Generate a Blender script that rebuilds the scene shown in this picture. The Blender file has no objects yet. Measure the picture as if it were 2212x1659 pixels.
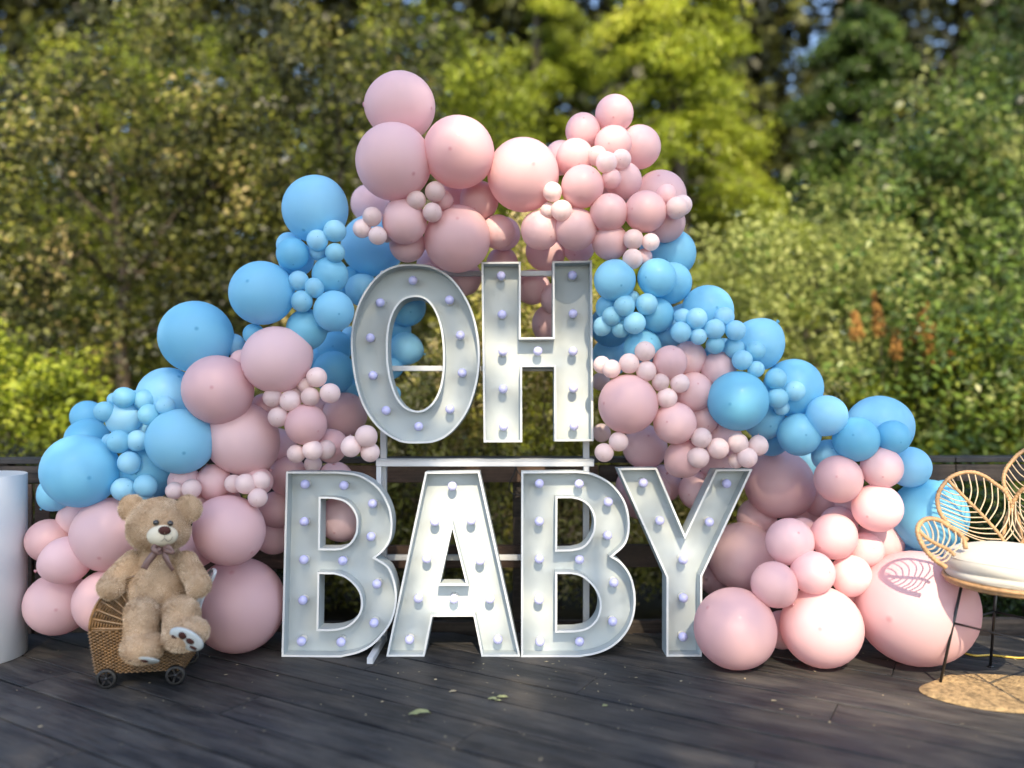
import bpy, bmesh, math, random
import numpy as np
from mathutils import Vector, Matrix, Quaternion
from mathutils.geometry import tessellate_polygon

random.seed(7)
rng = np.random.default_rng(7)
R = math.radians
scene = bpy.context.scene
COL = scene.collection

# ------------------------------------------------------------------ camera, sky, sun, exposure
CAM_H = 1.70            # eye height
FPX = 1736.0            # focal length in pixels of a 2212 px wide view
CX, HY = 1106.0, 845.0  # principal column and horizon row in that view
cam_d = bpy.data.cameras.new('camera')
cam_d.sensor_width = 36.0
cam_d.lens = FPX / 2212.0 * 36.0
cam_d.shift_y = (HY - 829.5) / 2212.0
cam_d.clip_start = 0.05
cam_d.clip_end = 500.0
cam_d.dof.use_dof = True
cam_d.dof.focus_distance = 5.05
cam_d.dof.aperture_fstop = 0.36
cam = bpy.data.objects.new('camera', cam_d)
COL.objects.link(cam)
cam.location = (0, 0, CAM_H)
cam.rotation_euler = (R(90), 0, 0)
scene.camera = cam

SUN_EL, SUN_AZ = 42.0, 5.0     # the sun stands behind the camera, a little to its right
sun_dir = Vector((math.sin(R(SUN_AZ)) * math.cos(R(SUN_EL)), -math.cos(R(SUN_AZ)) * math.cos(R(SUN_EL)), math.sin(R(SUN_EL))))
world = bpy.data.worlds.new('World')
scene.world = world
world.use_nodes = True
wnt = world.node_tree
wnt.nodes.clear()
wo = wnt.nodes.new('ShaderNodeOutputWorld')
wb = wnt.nodes.new('ShaderNodeBackground')
sky = wnt.nodes.new('ShaderNodeTexSky')
sky.sky_type = 'NISHITA'
sky.sun_disc = False
sky.sun_elevation = R(SUN_EL)
sky.sun_rotation = R(180 - SUN_AZ)
sky.air_density = 1.0
sky.dust_density = 1.5
sky.ozone_density = 1.2
wb.inputs['Strength'].default_value = 0.15
wnt.links.new(sky.outputs[0], wb.inputs[0])
wnt.links.new(wb.outputs[0], wo.inputs[0])
sun_d = bpy.data.lights.new('sun', 'SUN')
sun_d.energy = 2.8
sun_d.angle = R(0.53)
sun_d.color = (1.0, 0.83, 0.60)
sun = bpy.data.objects.new('sun', sun_d)
COL.objects.link(sun)
sun.rotation_euler = sun_dir.to_track_quat('Z', 'Y').to_euler()
sun.location = (2, -6, 12)
scene.view_settings.view_transform = 'Standard'
scene.view_settings.look = 'None'
scene.view_settings.exposure = 1.44
scene.view_settings.gamma = 1.0
scene.view_settings.use_curve_mapping = False
scene.render.engine = 'CYCLES'
cy = scene.cycles
cy.use_denoising = True
cy.max_bounces = 8
cy.diffuse_bounces = 4
cy.glossy_bounces = 3
cy.transmission_bounces = 4
cy.transparent_max_bounces = 4
cy.caustics_reflective = False
cy.caustics_refractive = False
cy.sample_clamp_indirect = 6.0


def P(x, y, d):
    """point at depth d that stands at column x, row y of the 2212 px view"""
    return Vector(((x - CX) / FPX * d, d, CAM_H - (y - HY) / FPX * d))


def ground_depth(y):
    return CAM_H * FPX / (y - HY)


def G(x, y, z=0.0):
    d = (CAM_H - z) * FPX / (y - HY)
    return Vector(((x - CX) / FPX * d, d, z))


# ------------------------------------------------------------------ helpers
def obj(name, me, mat=None, parent=None, loc=None):
    o = bpy.data.objects.new(name, me)
    COL.objects.link(o)
    if mat is not None and me is not None and len(me.materials) == 0:
        me.materials.append(mat)
    if parent is not None:
        o.parent = parent
    if loc is not None:
        o.location = loc
    return o


def tag(o, label=None, cat=None, group=None, kind=None):
    if label: o['label'] = label
    if cat: o['category'] = cat
    if group: o['group'] = group
    if kind: o['kind'] = kind
    return o


def empty(name, loc=(0, 0, 0)):
    o = bpy.data.objects.new(name, None)
    o.empty_display_size = 0.1
    COL.objects.link(o)
    o.location = loc
    return o


def mesh_from(name, verts, faces, smooth=False, mats=()):
    me = bpy.data.meshes.new(name)
    me.from_pydata([tuple(v) for v in verts], [], [tuple(f) for f in faces])
    me.update()
    if smooth:
        me.shade_smooth()
    for m in mats:
        me.materials.append(m)
    return me


def quads_mesh(name, V, tint=None, mat=None, n=4):
    """V: (N*n,3) float array, every n vertices make one face; tint: per-face float"""
    N = len(V) // n
    me = bpy.data.meshes.new(name)
    me.vertices.add(N * n)
    me.vertices.foreach_set('co', np.ascontiguousarray(V, dtype=np.float32).ravel())
    me.loops.add(N * n)
    me.loops.foreach_set('vertex_index', np.arange(N * n, dtype=np.int32))
    me.polygons.add(N)
    me.polygons.foreach_set('loop_start', np.arange(0, N * n, n, dtype=np.int32))
    me.update(calc_edges=True)
    if tint is not None:
        at = me.attributes.new('tint', 'FLOAT', 'FACE')
        at.data.foreach_set('value', np.ascontiguousarray(tint, dtype=np.float32))
    if mat is not None:
        me.materials.append(mat)
    return me


class MB:
    """collects boxes, tubes and lathes into one mesh"""
    def __init__(s):
        s.v, s.f, s.sm = [], [], []

    def add(s, verts, faces, smooth=False):
        b = len(s.v)
        s.v += [Vector(v) for v in verts]
        s.f += [tuple(i + b for i in f) for f in faces]
        s.sm += [smooth] * len(faces)

    def box(s, c, size, rot=None, bev=0.0):
        hx, hy, hz = size[0] / 2, size[1] / 2, size[2] / 2
        if bev <= 0:
            vs = [Vector((x * hx, y * hy, z * hz)) for x in (-1, 1) for y in (-1, 1) for z in (-1, 1)]
            fs = [(0, 1, 3, 2), (4, 6, 7, 5), (0, 4, 5, 1), (2, 3, 7, 6), (0, 2, 6, 4), (1, 5, 7, 3)]
        else:
            bm = bmesh.new()
            bmesh.ops.create_cube(bm, size=1.0)
            for v in bm.verts:
                v.co = Vector((v.co.x * hx * 2, v.co.y * hy * 2, v.co.z * hz * 2))
            bmesh.ops.bevel(bm, geom=bm.edges[:], offset=bev, segments=1, affect='EDGES')
            bm.verts.ensure_lookup_table()
            vs = [v.co.copy() for v in bm.verts]
            fs = [tuple(v.index for v in f.verts) for f in bm.faces]
            bm.free()
        if rot is not None:
            vs = [rot @ v for v in vs]
        s.add([v + Vector(c) for v in vs], fs)

    def tube(s, pts, r, sides=8, closed=False, cap=True, smooth=True):
        pts = [Vector(p) for p in pts]
        n = len(pts)
        rs = r if isinstance(r, (list, tuple)) else [r] * n
        tans = []
        for i in range(n):
            a = pts[(i - 1) % n] if (closed or i > 0) else pts[i]
            b = pts[(i + 1) % n] if (closed or i < n - 1) else pts[i]
            t = (b - a)
            tans.append(t.normalized() if t.length > 1e-9 else Vector((0, 0, 1)))
        up = Vector((0, 0, 1)) if abs(tans[0].z) < 0.9 else Vector((1, 0, 0))
        nrm = tans[0].cross(up).normalized()
        vs = []
        for i in range(n):
            if i > 0:
                q = tans[i - 1].rotation_difference(tans[i])
                nrm = (q @ nrm)
                nrm = (nrm - tans[i] * nrm.dot(tans[i])).normalized()
            bi = tans[i].cross(nrm)
            for k in range(sides):
                a = 2 * math.pi * k / sides
                vs.append(pts[i] + (nrm * math.cos(a) + bi * math.sin(a)) * rs[i])
        fs = []
        m = n if closed else n - 1
        for i in range(m):
            j = (i + 1) % n
            for k in range(sides):
                k2 = (k + 1) % sides
                fs.append((i * sides + k, i * sides + k2, j * sides + k2, j * sides + k))
        if cap and not closed:
            fs.append(tuple(range(sides - 1, -1, -1)))
            fs.append(tuple((n - 1) * sides + k for k in range(sides)))
        s.add(vs, fs, smooth)

    def lathe(s, prof, c=(0, 0, 0), seg=32, axis=None, smooth=True):
        """prof: list of (r, z); closed where r == 0"""
        vs, rows = [], []
        for (r, z) in prof:
            if r < 1e-6:
                rows.append([len(vs)])
                vs.append(Vector((0, 0, z)))
            else:
                row = []
                for k in range(seg):
                    a = 2 * math.pi * k / seg
                    row.append(len(vs))
                    vs.append(Vector((r * math.cos(a), r * math.sin(a), z)))
                rows.append(row)
        fs = []
        for A, B in zip(rows, rows[1:]):
            if len(A) == 1 and len(B) == 1: continue
            for k in range(seg):
                k2 = (k + 1) % seg
                if len(A) == 1: fs.append((A[0], B[k2], B[k]))
                elif len(B) == 1: fs.append((A[k], A[k2], B[0]))
                else: fs.append((A[k], A[k2], B[k2], B[k]))
        if axis is not None:
            q = Vector((0, 0, 1)).rotation_difference(Vector(axis).normalized())
            vs = [q @ v for v in vs]
        s.add([v + Vector(c) for v in vs], fs, smooth)

    def mesh(s, name):
        me = bpy.data.meshes.new(name)
        me.from_pydata([tuple(v) for v in s.v], [], s.f)
        me.update()
        me.polygons.foreach_set('use_smooth', s.sm)
        return me

    def build(s, name, mat, parent=None, loc=None, local=None):
        """local: the parent's location, taken off the coordinates"""
        if local is not None:
            s.v = [v - Vector(local) for v in s.v]
        return obj(name, s.mesh(name), mat, parent, loc)


def catmull(pts, closed=False, n=6):
    pts = [Vector(p) for p in pts]
    out = []
    N = len(pts)
    m = N if closed else N - 1
    for i in range(m):
        p1, p2 = pts[i], pts[(i + 1) % N]
        p0 = pts[(i - 1) % N] if (closed or i > 0) else p1 * 2 - p2
        p3 = pts[(i + 2) % N] if (closed or i < N - 2) else p2 * 2 - p1
        for k in range(n):
            t = k / n
            out.append(0.5 * ((2 * p1) + (p2 - p0) * t + (2 * p0 - 5 * p1 + 4 * p2 - p3) * t * t + (3 * p1 - p0 - 3 * p2 + p3) * t ** 3))
    if not closed:
        out.append(pts[-1])
    return out


# ------------------------------------------------------------------ materials
def new_mat(name):
    m = bpy.data.materials.new(name)
    m.use_nodes = True
    nt = m.node_tree
    return m, nt, nt.nodes['Principled BSDF'], nt.nodes['Material Output']


def nd(nt, t, **kw):
    n = nt.nodes.new(t)
    for k, v in kw.items():
        setattr(n, k, v)
    return n


def simple(name, col, rough=0.5, noise=0.0, nscale=8.0, bump=0.0, bscale=60.0, spec=0.5, metal=0.0):
    m, nt, b, o = new_mat(name)
    b.inputs['Roughness'].default_value = rough
    b.inputs['Metallic'].default_value = metal
    b.inputs['Specular IOR Level'].default_value = spec
    b.inputs['Base Color'].default_value = (*col, 1)
    tc = nd(nt, 'ShaderNodeTexCoord')
    if noise > 0:
        t = nd(nt, 'ShaderNodeTexNoise')
        t.inputs['Scale'].default_value = nscale
        t.inputs['Detail'].default_value = 5
        nt.links.new(tc.outputs['Object'], t.inputs['Vector'])
        r = nd(nt, 'ShaderNodeValToRGB')
        r.color_ramp.elements[0].position = 0.3
        r.color_ramp.elements[1].position = 0.7
        r.color_ramp.elements[0].color = (*[c * (1 - noise) for c in col], 1)
        r.color_ramp.elements[1].color = (*[min(1, c * (1 + noise * 0.5)) for c in col], 1)
        nt.links.new(t.outputs['Fac'], r.inputs[0])
        nt.links.new(r.outputs[0], b.inputs['Base Color'])
    if bump > 0:
        t = nd(nt, 'ShaderNodeTexNoise')
        t.inputs['Scale'].default_value = bscale
        t.inputs['Detail'].default_value = 4
        nt.links.new(tc.outputs['Object'], t.inputs['Vector'])
        bp = nd(nt, 'ShaderNodeBump')
        bp.inputs['Strength'].default_value = bump
        bp.inputs['Distance'].default_value = 0.01
        nt.links.new(t.outputs['Fac'], bp.inputs['Height'])
        nt.links.new(bp.outputs[0], b.inputs['Normal'])
    return m


def balloon_mat(name, col, deep, rough=0.5):
    """thin rubber: some light goes through; a darker, thicker spot at the crown and near the neck"""
    m, nt, b, o = new_mat(name)
    tc = nd(nt, 'ShaderNodeTexCoord')
    d = nd(nt, 'ShaderNodeVectorMath', operation='DISTANCE')
    d.inputs[1].default_value = (0, 0, 1.0)
    nt.links.new(tc.outputs['Object'], d.inputs[0])
    mr = nd(nt, 'ShaderNodeMapRange')
    mr.inputs['From Min'].default_value = 0.02
    mr.inputs['From Max'].default_value = 0.075
    mr.inputs['To Min'].default_value = 0.75
    mr.inputs['To Max'].default_value = 0.0
    nt.links.new(d.outputs['Value'], mr.inputs['Value'])
    d2 = nd(nt, 'ShaderNodeVectorMath', operation='DISTANCE')
    d2.inputs[1].default_value = (0, 0, -1.15)
    nt.links.new(tc.outputs['Object'], d2.inputs[0])
    mr2 = nd(nt, 'ShaderNodeMapRange')
    mr2.inputs['From Min'].default_value = 0.08
    mr2.inputs['From Max'].default_value = 0.5
    mr2.inputs['To Min'].default_value = 0.8
    mr2.inputs['To Max'].default_value = 0.0
    nt.links.new(d2.outputs['Value'], mr2.inputs['Value'])
    mx = nd(nt, 'ShaderNodeMath', operation='MAXIMUM')
    nt.links.new(mr.outputs[0], mx.inputs[0])
    nt.links.new(mr2.outputs[0], mx.inputs[1])
    oi = nd(nt, 'ShaderNodeObjectInfo')
    hsv = nd(nt, 'ShaderNodeHueSaturation')
    hsv.inputs['Color'].default_value = (*col, 1)
    v = nd(nt, 'ShaderNodeMapRange')
    v.inputs['To Min'].default_value = 0.90
    v.inputs['To Max'].default_value = 1.07
    nt.links.new(oi.outputs['Random'], v.inputs['Value'])
    nt.links.new(v.outputs[0], hsv.inputs['Value'])
    s_ = nd(nt, 'ShaderNodeMapRange')
    s_.inputs['To Min'].default_value = 1.12
    s_.inputs['To Max'].default_value = 0.90
    nt.links.new(oi.outputs['Random'], s_.inputs['Value'])
    nt.links.new(s_.outputs[0], hsv.inputs['Saturation'])
    mix = nd(nt, 'ShaderNodeMix', data_type='RGBA')
    nt.links.new(mx.outputs[0], mix.inputs['Factor'])
    nt.links.new(hsv.outputs[0], mix.inputs['A'])
    mix.inputs['B'].default_value = (*deep, 1)
    nt.links.new(mix.outputs['Result'], b.inputs['Base Color'])
    b.inputs['Roughness'].default_value = rough
    b.inputs['Specular IOR Level'].default_value = 0.45
    b.inputs['Coat Weight'].default_value = 0.10
    b.inputs['Coat Roughness'].default_value = 0.12
    tr = nd(nt, 'ShaderNodeBsdfTranslucent')
    nt.links.new(mix.outputs['Result'], tr.inputs['Color'])
    ms = nd(nt, 'ShaderNodeMixShader')
    ms.inputs[0].default_value = 0.34
    nt.links.new(b.outputs[0], ms.inputs[1])
    nt.links.new(tr.outputs[0], ms.inputs[2])
    nt.links.new(ms.outputs[0], o.inputs[0])
    return m


def leaf_mat(name, stops, trans=0.35, rough=0.5):
    """stops: [(pos, colour), ...] over the per-leaf tint"""
    m, nt, b, o = new_mat(name)
    at = nd(nt, 'ShaderNodeAttribute', attribute_name='tint')
    r = nd(nt, 'ShaderNodeValToRGB')
    el = r.color_ramp.elements
    while len(el) < len(stops):
        el.new(0.5)
    for e, (p, c) in zip(el, stops):
        e.position = p
        e.color = (*c, 1)
    nt.links.new(at.outputs['Fac'], r.inputs[0])
    nt.links.new(r.outputs[0], b.inputs['Base Color'])
    b.inputs['Roughness'].default_value = rough
    b.inputs['Specular IOR Level'].default_value = 0.35
    tr = nd(nt, 'ShaderNodeBsdfTranslucent')
    nt.links.new(r.outputs[0], tr.inputs['Color'])
    ms = nd(nt, 'ShaderNodeMixShader')
    ms.inputs[0].default_value = trans
    nt.links.new(b.outputs[0], ms.inputs[1])
    nt.links.new(tr.outputs[0], ms.inputs[2])
    nt.links.new(ms.outputs[0], o.inputs[0])
    return m


def wood_mat(name, dark, light, warm, grain_axis_scale=(1.2, 26, 26), rough=0.62, worn=0.62):
    """weathered planks: long grain, worn pale streaks, stains; grain runs along local X"""
    m, nt, b, o = new_mat(name)
    tc = nd(nt, 'ShaderNodeTexCoord')
    oi = nd(nt, 'ShaderNodeObjectInfo')
    mul = nd(nt, 'ShaderNodeMath', operation='MULTIPLY')
    mul.inputs[1].default_value = 37.0
    nt.links.new(oi.outputs['Random'], mul.inputs[0])
    comb = nd(nt, 'ShaderNodeCombineXYZ')
    for i in range(3):
        nt.links.new(mul.outputs[0], comb.inputs[i])
    add = nd(nt, 'ShaderNodeVectorMath', operation='ADD')
    nt.links.new(tc.outputs['Object'], add.inputs[0])
    nt.links.new(comb.outputs[0], add.inputs[1])
    sc = nd(nt, 'ShaderNodeVectorMath', operation='MULTIPLY')
    sc.inputs[1].default_value = grain_axis_scale
    nt.links.new(add.outputs[0], sc.inputs[0])
    g = nd(nt, 'ShaderNodeTexNoise')
    g.inputs['Scale'].default_value = 1.6
    g.inputs['Detail'].default_value = 9
    g.inputs['Roughness'].default_value = 0.68
    g.inputs['Distortion'].default_value = 0.35
    nt.links.new(sc.outputs[0], g.inputs['Vector'])
    st = nd(nt, 'ShaderNodeTexNoise')
    st.inputs['Scale'].default_value = 2.6
    st.inputs['Detail'].default_value = 7
    st.inputs['Roughness'].default_value = 0.65
    sc2 = nd(nt, 'ShaderNodeVectorMath', operation='MULTIPLY')
    sc2.inputs[1].default_value = (0.8, 3.4, 1.0)
    nt.links.new(add.outputs[0], sc2.inputs[0])
    nt.links.new(sc2.outputs[0], st.inputs['Vector'])
    r1 = nd(nt, 'ShaderNodeValToRGB')
    r1.color_ramp.elements[0].position = 0.38
    r1.color_ramp.elements[0].color = (*dark, 1)
    r1.color_ramp.elements[1].position = 0.66
    r1.color_ramp.elements[1].color = (*light, 1)
    nt.links.new(g.outputs['Fac'], r1.inputs[0])
    r2 = nd(nt, 'ShaderNodeValToRGB')
    r2.color_ramp.elements[0].position = 0.40
    r2.color_ramp.elements[0].color = (0, 0, 0, 1)
    r2.color_ramp.elements[1].position = 0.66
    r2.color_ramp.elements[1].color = (worn, worn, worn, 1)
    nt.links.new(st.outputs['Fac'], r2.inputs[0])
    mx = nd(nt, 'ShaderNodeMix', data_type='RGBA')
    nt.links.new(r2.outputs[0], mx.inputs['Factor'])
    nt.links.new(r1.outputs[0], mx.inputs['A'])
    mx.inputs['B'].default_value = (*warm, 1)
    hsv = nd(nt, 'ShaderNodeHueSaturation')
    mr = nd(nt, 'ShaderNodeMapRange')
    mr.inputs['To Min'].default_value = 0.86
    mr.inputs['To Max'].default_value = 1.14
    nt.links.new(oi.outputs['Random'], mr.inputs['Value'])
    nt.links.new(mr.outputs[0], hsv.inputs['Value'])
    nt.links.new(mx.outputs['Result'], hsv.inputs['Color'])
    # fine pale specks and scratches
    sp = nd(nt, 'ShaderNodeTexNoise')
    sp.inputs['Scale'].default_value = 55
    sp.inputs['Detail'].default_value = 4
    sp.inputs['Roughness'].default_value = 0.7
    sc3 = nd(nt, 'ShaderNodeVectorMath', operation='MULTIPLY')
    sc3.inputs[1].default_value = (0.35, 1.0, 1.0)
    nt.links.new(add.outputs[0], sc3.inputs[0])
    nt.links.new(sc3.outputs[0], sp.inputs['Vector'])
    r3 = nd(nt, 'ShaderNodeValToRGB')
    r3.color_ramp.elements[0].position = 0.60
    r3.color_ramp.elements[0].color = (0, 0, 0, 1)
    r3.color_ramp.elements[1].position = 0.78
    r3.color_ramp.elements[1].color = (0.55, 0.55, 0.55, 1)
    nt.links.new(sp.outputs['Fac'], r3.inputs[0])
    mx2 = nd(nt, 'ShaderNodeMix', data_type='RGBA')
    nt.links.new(r3.outputs[0], mx2.inputs['Factor'])
    nt.links.new(hsv.outputs[0], mx2.inputs['A'])
    mx2.inputs['B'].default_value = (*[min(0.6, c * 2.6) for c in light], 1)
    nt.links.new(mx2.outputs['Result'], b.inputs['Base Color'])
    rr = nd(nt, 'ShaderNodeMapRange')
    rr.inputs['To Min'].default_value = rough - 0.14
    rr.inputs['To Max'].default_value = rough + 0.16
    nt.links.new(st.outputs['Fac'], rr.inputs['Value'])
    nt.links.new(rr.outputs[0], b.inputs['Roughness'])
    b.inputs['Specular IOR Level'].default_value = 0.4
    bp = nd(nt, 'ShaderNodeBump')
    bp.inputs['Strength'].default_value = 0.55
    bp.inputs['Distance'].default_value = 0.006
    nt.links.new(g.outputs['Fac'], bp.inputs['Height'])
    nt.links.new(bp.outputs[0], b.inputs['Normal'])
    return m


M = {}
M['blue'] = balloon_mat('blue_rubber', (0.31, 0.72, 0.94), (0.09, 0.42, 0.64))
M['pink'] = balloon_mat('pink_rubber', (0.92, 0.645, 0.660), (0.72, 0.35, 0.38))
M['pale'] = balloon_mat('pale_pink_rubber', (0.92, 0.755, 0.745), (0.70, 0.46, 0.46))
M['paleblue'] = balloon_mat('light_blue_rubber', (0.40, 0.77, 0.94), (0.14, 0.48, 0.66))
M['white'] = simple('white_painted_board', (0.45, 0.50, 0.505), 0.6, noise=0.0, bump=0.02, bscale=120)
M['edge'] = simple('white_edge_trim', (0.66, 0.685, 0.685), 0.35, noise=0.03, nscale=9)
M['bulb'] = simple('milky_lavender_plastic', (0.58, 0.59, 0.92), 0.2, spec=0.6)
M['socket'] = simple('ivory_bulb_socket', (0.70, 0.70, 0.66), 0.4)
M['steel'] = simple('white_powder_coated_steel', (0.58, 0.60, 0.62), 0.35, noise=0.05, nscale=7)
M['deck'] = wood_mat('charcoal_stained_deck_wood', (0.005, 0.0055, 0.0065), (0.040, 0.041, 0.044), (0.105, 0.094, 0.080))
M['fence'] = wood_mat('dark_weathered_fence_wood', (0.012, 0.010, 0.009), (0.060, 0.048, 0.040), (0.10, 0.075, 0.055))
M['fencebrown'] = wood_mat('brown_fence_wood', (0.035, 0.022, 0.016), (0.11, 0.07, 0.05), (0.16, 0.10, 0.07))
M['cap'] = wood_mat('black_stained_cap_wood', (0.010, 0.010, 0.011), (0.030, 0.030, 0.033), (0.05, 0.05, 0.05))
M['pedestal'] = simple('white_laminate', (0.63, 0.655, 0.68), 0.38, noise=0.03, nscale=3)
M['soil'] = simple('leafy_soil', (0.035, 0.026, 0.015), 0.9, noise=0.6, nscale=6, bump=0.8, bscale=12)
M['bark'] = simple('grey_brown_bark', (0.11, 0.085, 0.06), 0.85, noise=0.5, nscale=9, bump=0.8, bscale=22)
M['twig'] = simple('dark_twig_bark', (0.035, 0.026, 0.018), 0.85, noise=0.4, nscale=20)
M['rattan'] = simple('honey_rattan', (0.44, 0.26, 0.12), 0.45, noise=0.3, nscale=30, bump=0.4, bscale=160)
M['rattanthin'] = simple('pale_rattan_cane', (0.50, 0.385, 0.25), 0.45, noise=0.2, nscale=30)
M['cushion'] = simple('ivory_canvas', (0.56, 0.54, 0.475), 0.85, noise=0.04, nscale=6, bump=0.25, bscale=260)
M['black'] = simple('black_metal', (0.012, 0.012, 0.013), 0.32, spec=0.6)
M['tyre'] = simple('black_rubber', (0.012, 0.012, 0.012), 0.5)
M['wicker'] = simple('brown_wicker', (0.20, 0.115, 0.048), 0.36, noise=0.45, nscale=26, spec=0.6)
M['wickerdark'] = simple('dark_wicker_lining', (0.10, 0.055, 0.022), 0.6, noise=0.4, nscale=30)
M['cane'] = simple('grey_white_handle', (0.60, 0.62, 0.62), 0.4, noise=0.1, nscale=40)
M['fur'] = simple('tan_plush', (0.47, 0.335, 0.215), 0.95, noise=0.12, nscale=12, spec=0.1)
M['muzzle'] = simple('cream_velour', (0.66, 0.60, 0.46), 0.85, bump=0.1, bscale=300, spec=0.15)
M['pad'] = simple('grey_white_sole', (0.50, 0.54, 0.54), 0.85, noise=0.1, nscale=30, spec=0.15)
M['nose'] = simple('dark_brown_velour', (0.060, 0.022, 0.018), 0.75, spec=0.2)
M['eye'] = simple('black_glass_eye', (0.01, 0.008, 0.007), 0.06, spec=0.9)
M['thread'] = simple('brown_thread', (0.20, 0.15, 0.10), 0.8)
M['ribbon'] = simple('mauve_satin', (0.17, 0.098, 0.085), 0.36, noise=0.1, nscale=30)
M['jute'] = simple('golden_jute', (0.38, 0.265, 0.13), 0.9, noise=0.55, nscale=34, bump=1.0, bscale=110)
M['cord'] = simple('yellow_rubber_cord', (0.50, 0.34, 0.05), 0.45)
M['dryleaf'] = simple('dry_green_leaf', (0.34, 0.36, 0.16), 0.6, noise=0.3, nscale=40)
M['debris'] = simple('pale_debris', (0.36, 0.31, 0.20), 0.8, noise=0.3, nscale=30)

# ------------------------------------------------------------------ the setting: ground and deck
def ground():
    n = 70
    xs = np.linspace(-1, 1, n)
    xs = np.sign(xs) * np.abs(xs) ** 2.2 * 220
    V, F = [], []
    for j in range(n):
        for i in range(n):
            x, y = xs[i], xs[j] + 10
            z = -0.42 + 0.10 * math.sin(x * 0.9 + y * 0.5) * math.cos(y * 0.7)
            if y > 7: z += min(3.0, (y - 7) * 0.05)
            if y < 5.4 and abs(x) < 9: z = -0.55
            V.append((x, y, z))
    for j in range(n - 1):
        for i in range(n - 1):
            a = j * n + i
            F.append((a, a + 1, a + n + 1, a + n))
    o = obj('ground', mesh_from('ground', V, F, True), M['soil'])
    tag(o, kind='structure')


ground()

DECK_X0, DECK_X1, DECK_Y0 = -6.2, 6.2, -2.6


def deck_back(x):
    return 5.66 - 0.02 * x


def clip_poly(poly, a, b, c):
    """keep a*x+b*y<=c"""
    out = []
    for i in range(len(poly)):
        p, q = poly[i], poly[(i + 1) % len(poly)]
        dp, dq = a * p[0] + b * p[1] - c, a * q[0] + b * q[1] - c
        if dp <= 0: out.append(p)
        if dp * dq < 0:
            t = dp / (dp - dq)
            out.append((p[0] + (q[0] - p[0]) * t, p[1] + (q[1] - p[1]) * t))
    return out


def prism(poly, z0, z1):
    n = len(poly)
    V = [(x, y, z0) for x, y in poly] + [(x, y, z1) for x, y in poly]
    F = [tuple(range(n - 1, -1, -1)), tuple(range(n, 2 * n))] + [(i, (i + 1) % n, n + (i + 1) % n, n + i) for i in range(n)]
    return V, F


def build_deck():
    dk = MB()
    poly = [(DECK_X0, DECK_Y0), (DECK_X1, DECK_Y0), (DECK_X1, deck_back(DECK_X1) - 0.03), (DECK_X0, deck_back(DECK_X0) - 0.03)]
    V, F = prism(poly, -0.22, -0.052)
    dk.add(V, F)
    deck = dk.build('deck', M['cap'])
    tag(deck, kind='structure')
    d = Vector((-0.862, 0.507))   # the way the boards run
    nrm = Vector((0.507, 0.862))
    W = 0.303
    k0 = -26
    for k in range(k0, 22):
        n0 = 4.073 + W * k
        s = -9.0 + ((k * 2.37) % 3.66)
        while s < 10.5:
            L = 3.66
            gap = 0.005 + 0.003 * random.random()
            pts = []
            for (ss, nn) in ((s + .002, n0 + gap), (s + .002, n0 + W - gap), (s + L - .002, n0 + W - gap), (s + L - .002, n0 + gap)):
                p = d * ss + nrm * nn
                pts.append((p.x, p.y))
            pts = clip_poly(pts, -1, 0, -DECK_X0)
            pts = clip_poly(pts, 1, 0, DECK_X1) if pts else pts
            pts = clip_poly(pts, 0, -1, -DECK_Y0) if pts else pts
            pts = clip_poly(pts, 0.02, 1, 5.66) if pts else pts
            s0 = s
            s += L
            if len(pts) < 3: continue
            area = 0.5 * abs(sum(pts[i][0] * pts[(i + 1) % len(pts)][1] - pts[(i + 1) % len(pts)][0] * pts[i][1] for i in range(len(pts))))
            if area < 0.01: continue
            # local frame: X along the board
            c = d * (s0 + L / 2) + nrm * (n0 + W / 2)
            ang = math.atan2(d.y, d.x)
            ca, sa = math.cos(-ang), math.sin(-ang)
            lp = [((x - c.x) * ca - (y - c.y) * sa, (x - c.x) * sa + (y - c.y) * ca) for x, y in pts]
            if sum(lp[i][0] * lp[(i + 1) % len(lp)][1] - lp[(i + 1) % len(lp)][0] * lp[i][1] for i in range(len(lp))) < 0:
                lp.reverse()
            dz = random.uniform(-0.0015, 0.0015)
            V, F = prism(lp, -0.045, -0.0025)
            m = len(lp)
            # eased top edge
            cxm = sum(p[0] for p in lp) / m
            cym = sum(p[1] for p in lp) / m
            e = 0.005
            top = []
            for i in range(m):
                x, y = lp[i]
                top.append((x - math.copysign(min(e, abs(x - cxm)), x - cxm), y - math.copysign(min(e, abs(y - cym)), y - cym), 0.0))
            V = V + top
            F = [f for j, f in enumerate(F) if j != 1]
            F.append(tuple(range(2 * m, 3 * m)))
            F += [(m + i, m + (i + 1) % m, 2 * m + (i + 1) % m, 2 * m + i) for i in range(m)]
            bo = obj('board', mesh_from('board', V, F), M['deck'], deck)
            bo.location = (c.x, c.y, dz)
            bo.rotation_euler = (0, random.uniform(-0.0004, 0.0004), ang)
    return deck


build_deck()


# ------------------------------------------------------------------ fence at the back of the deck
def fence_y(x):
    return 5.82 + 0.02 * x


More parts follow.
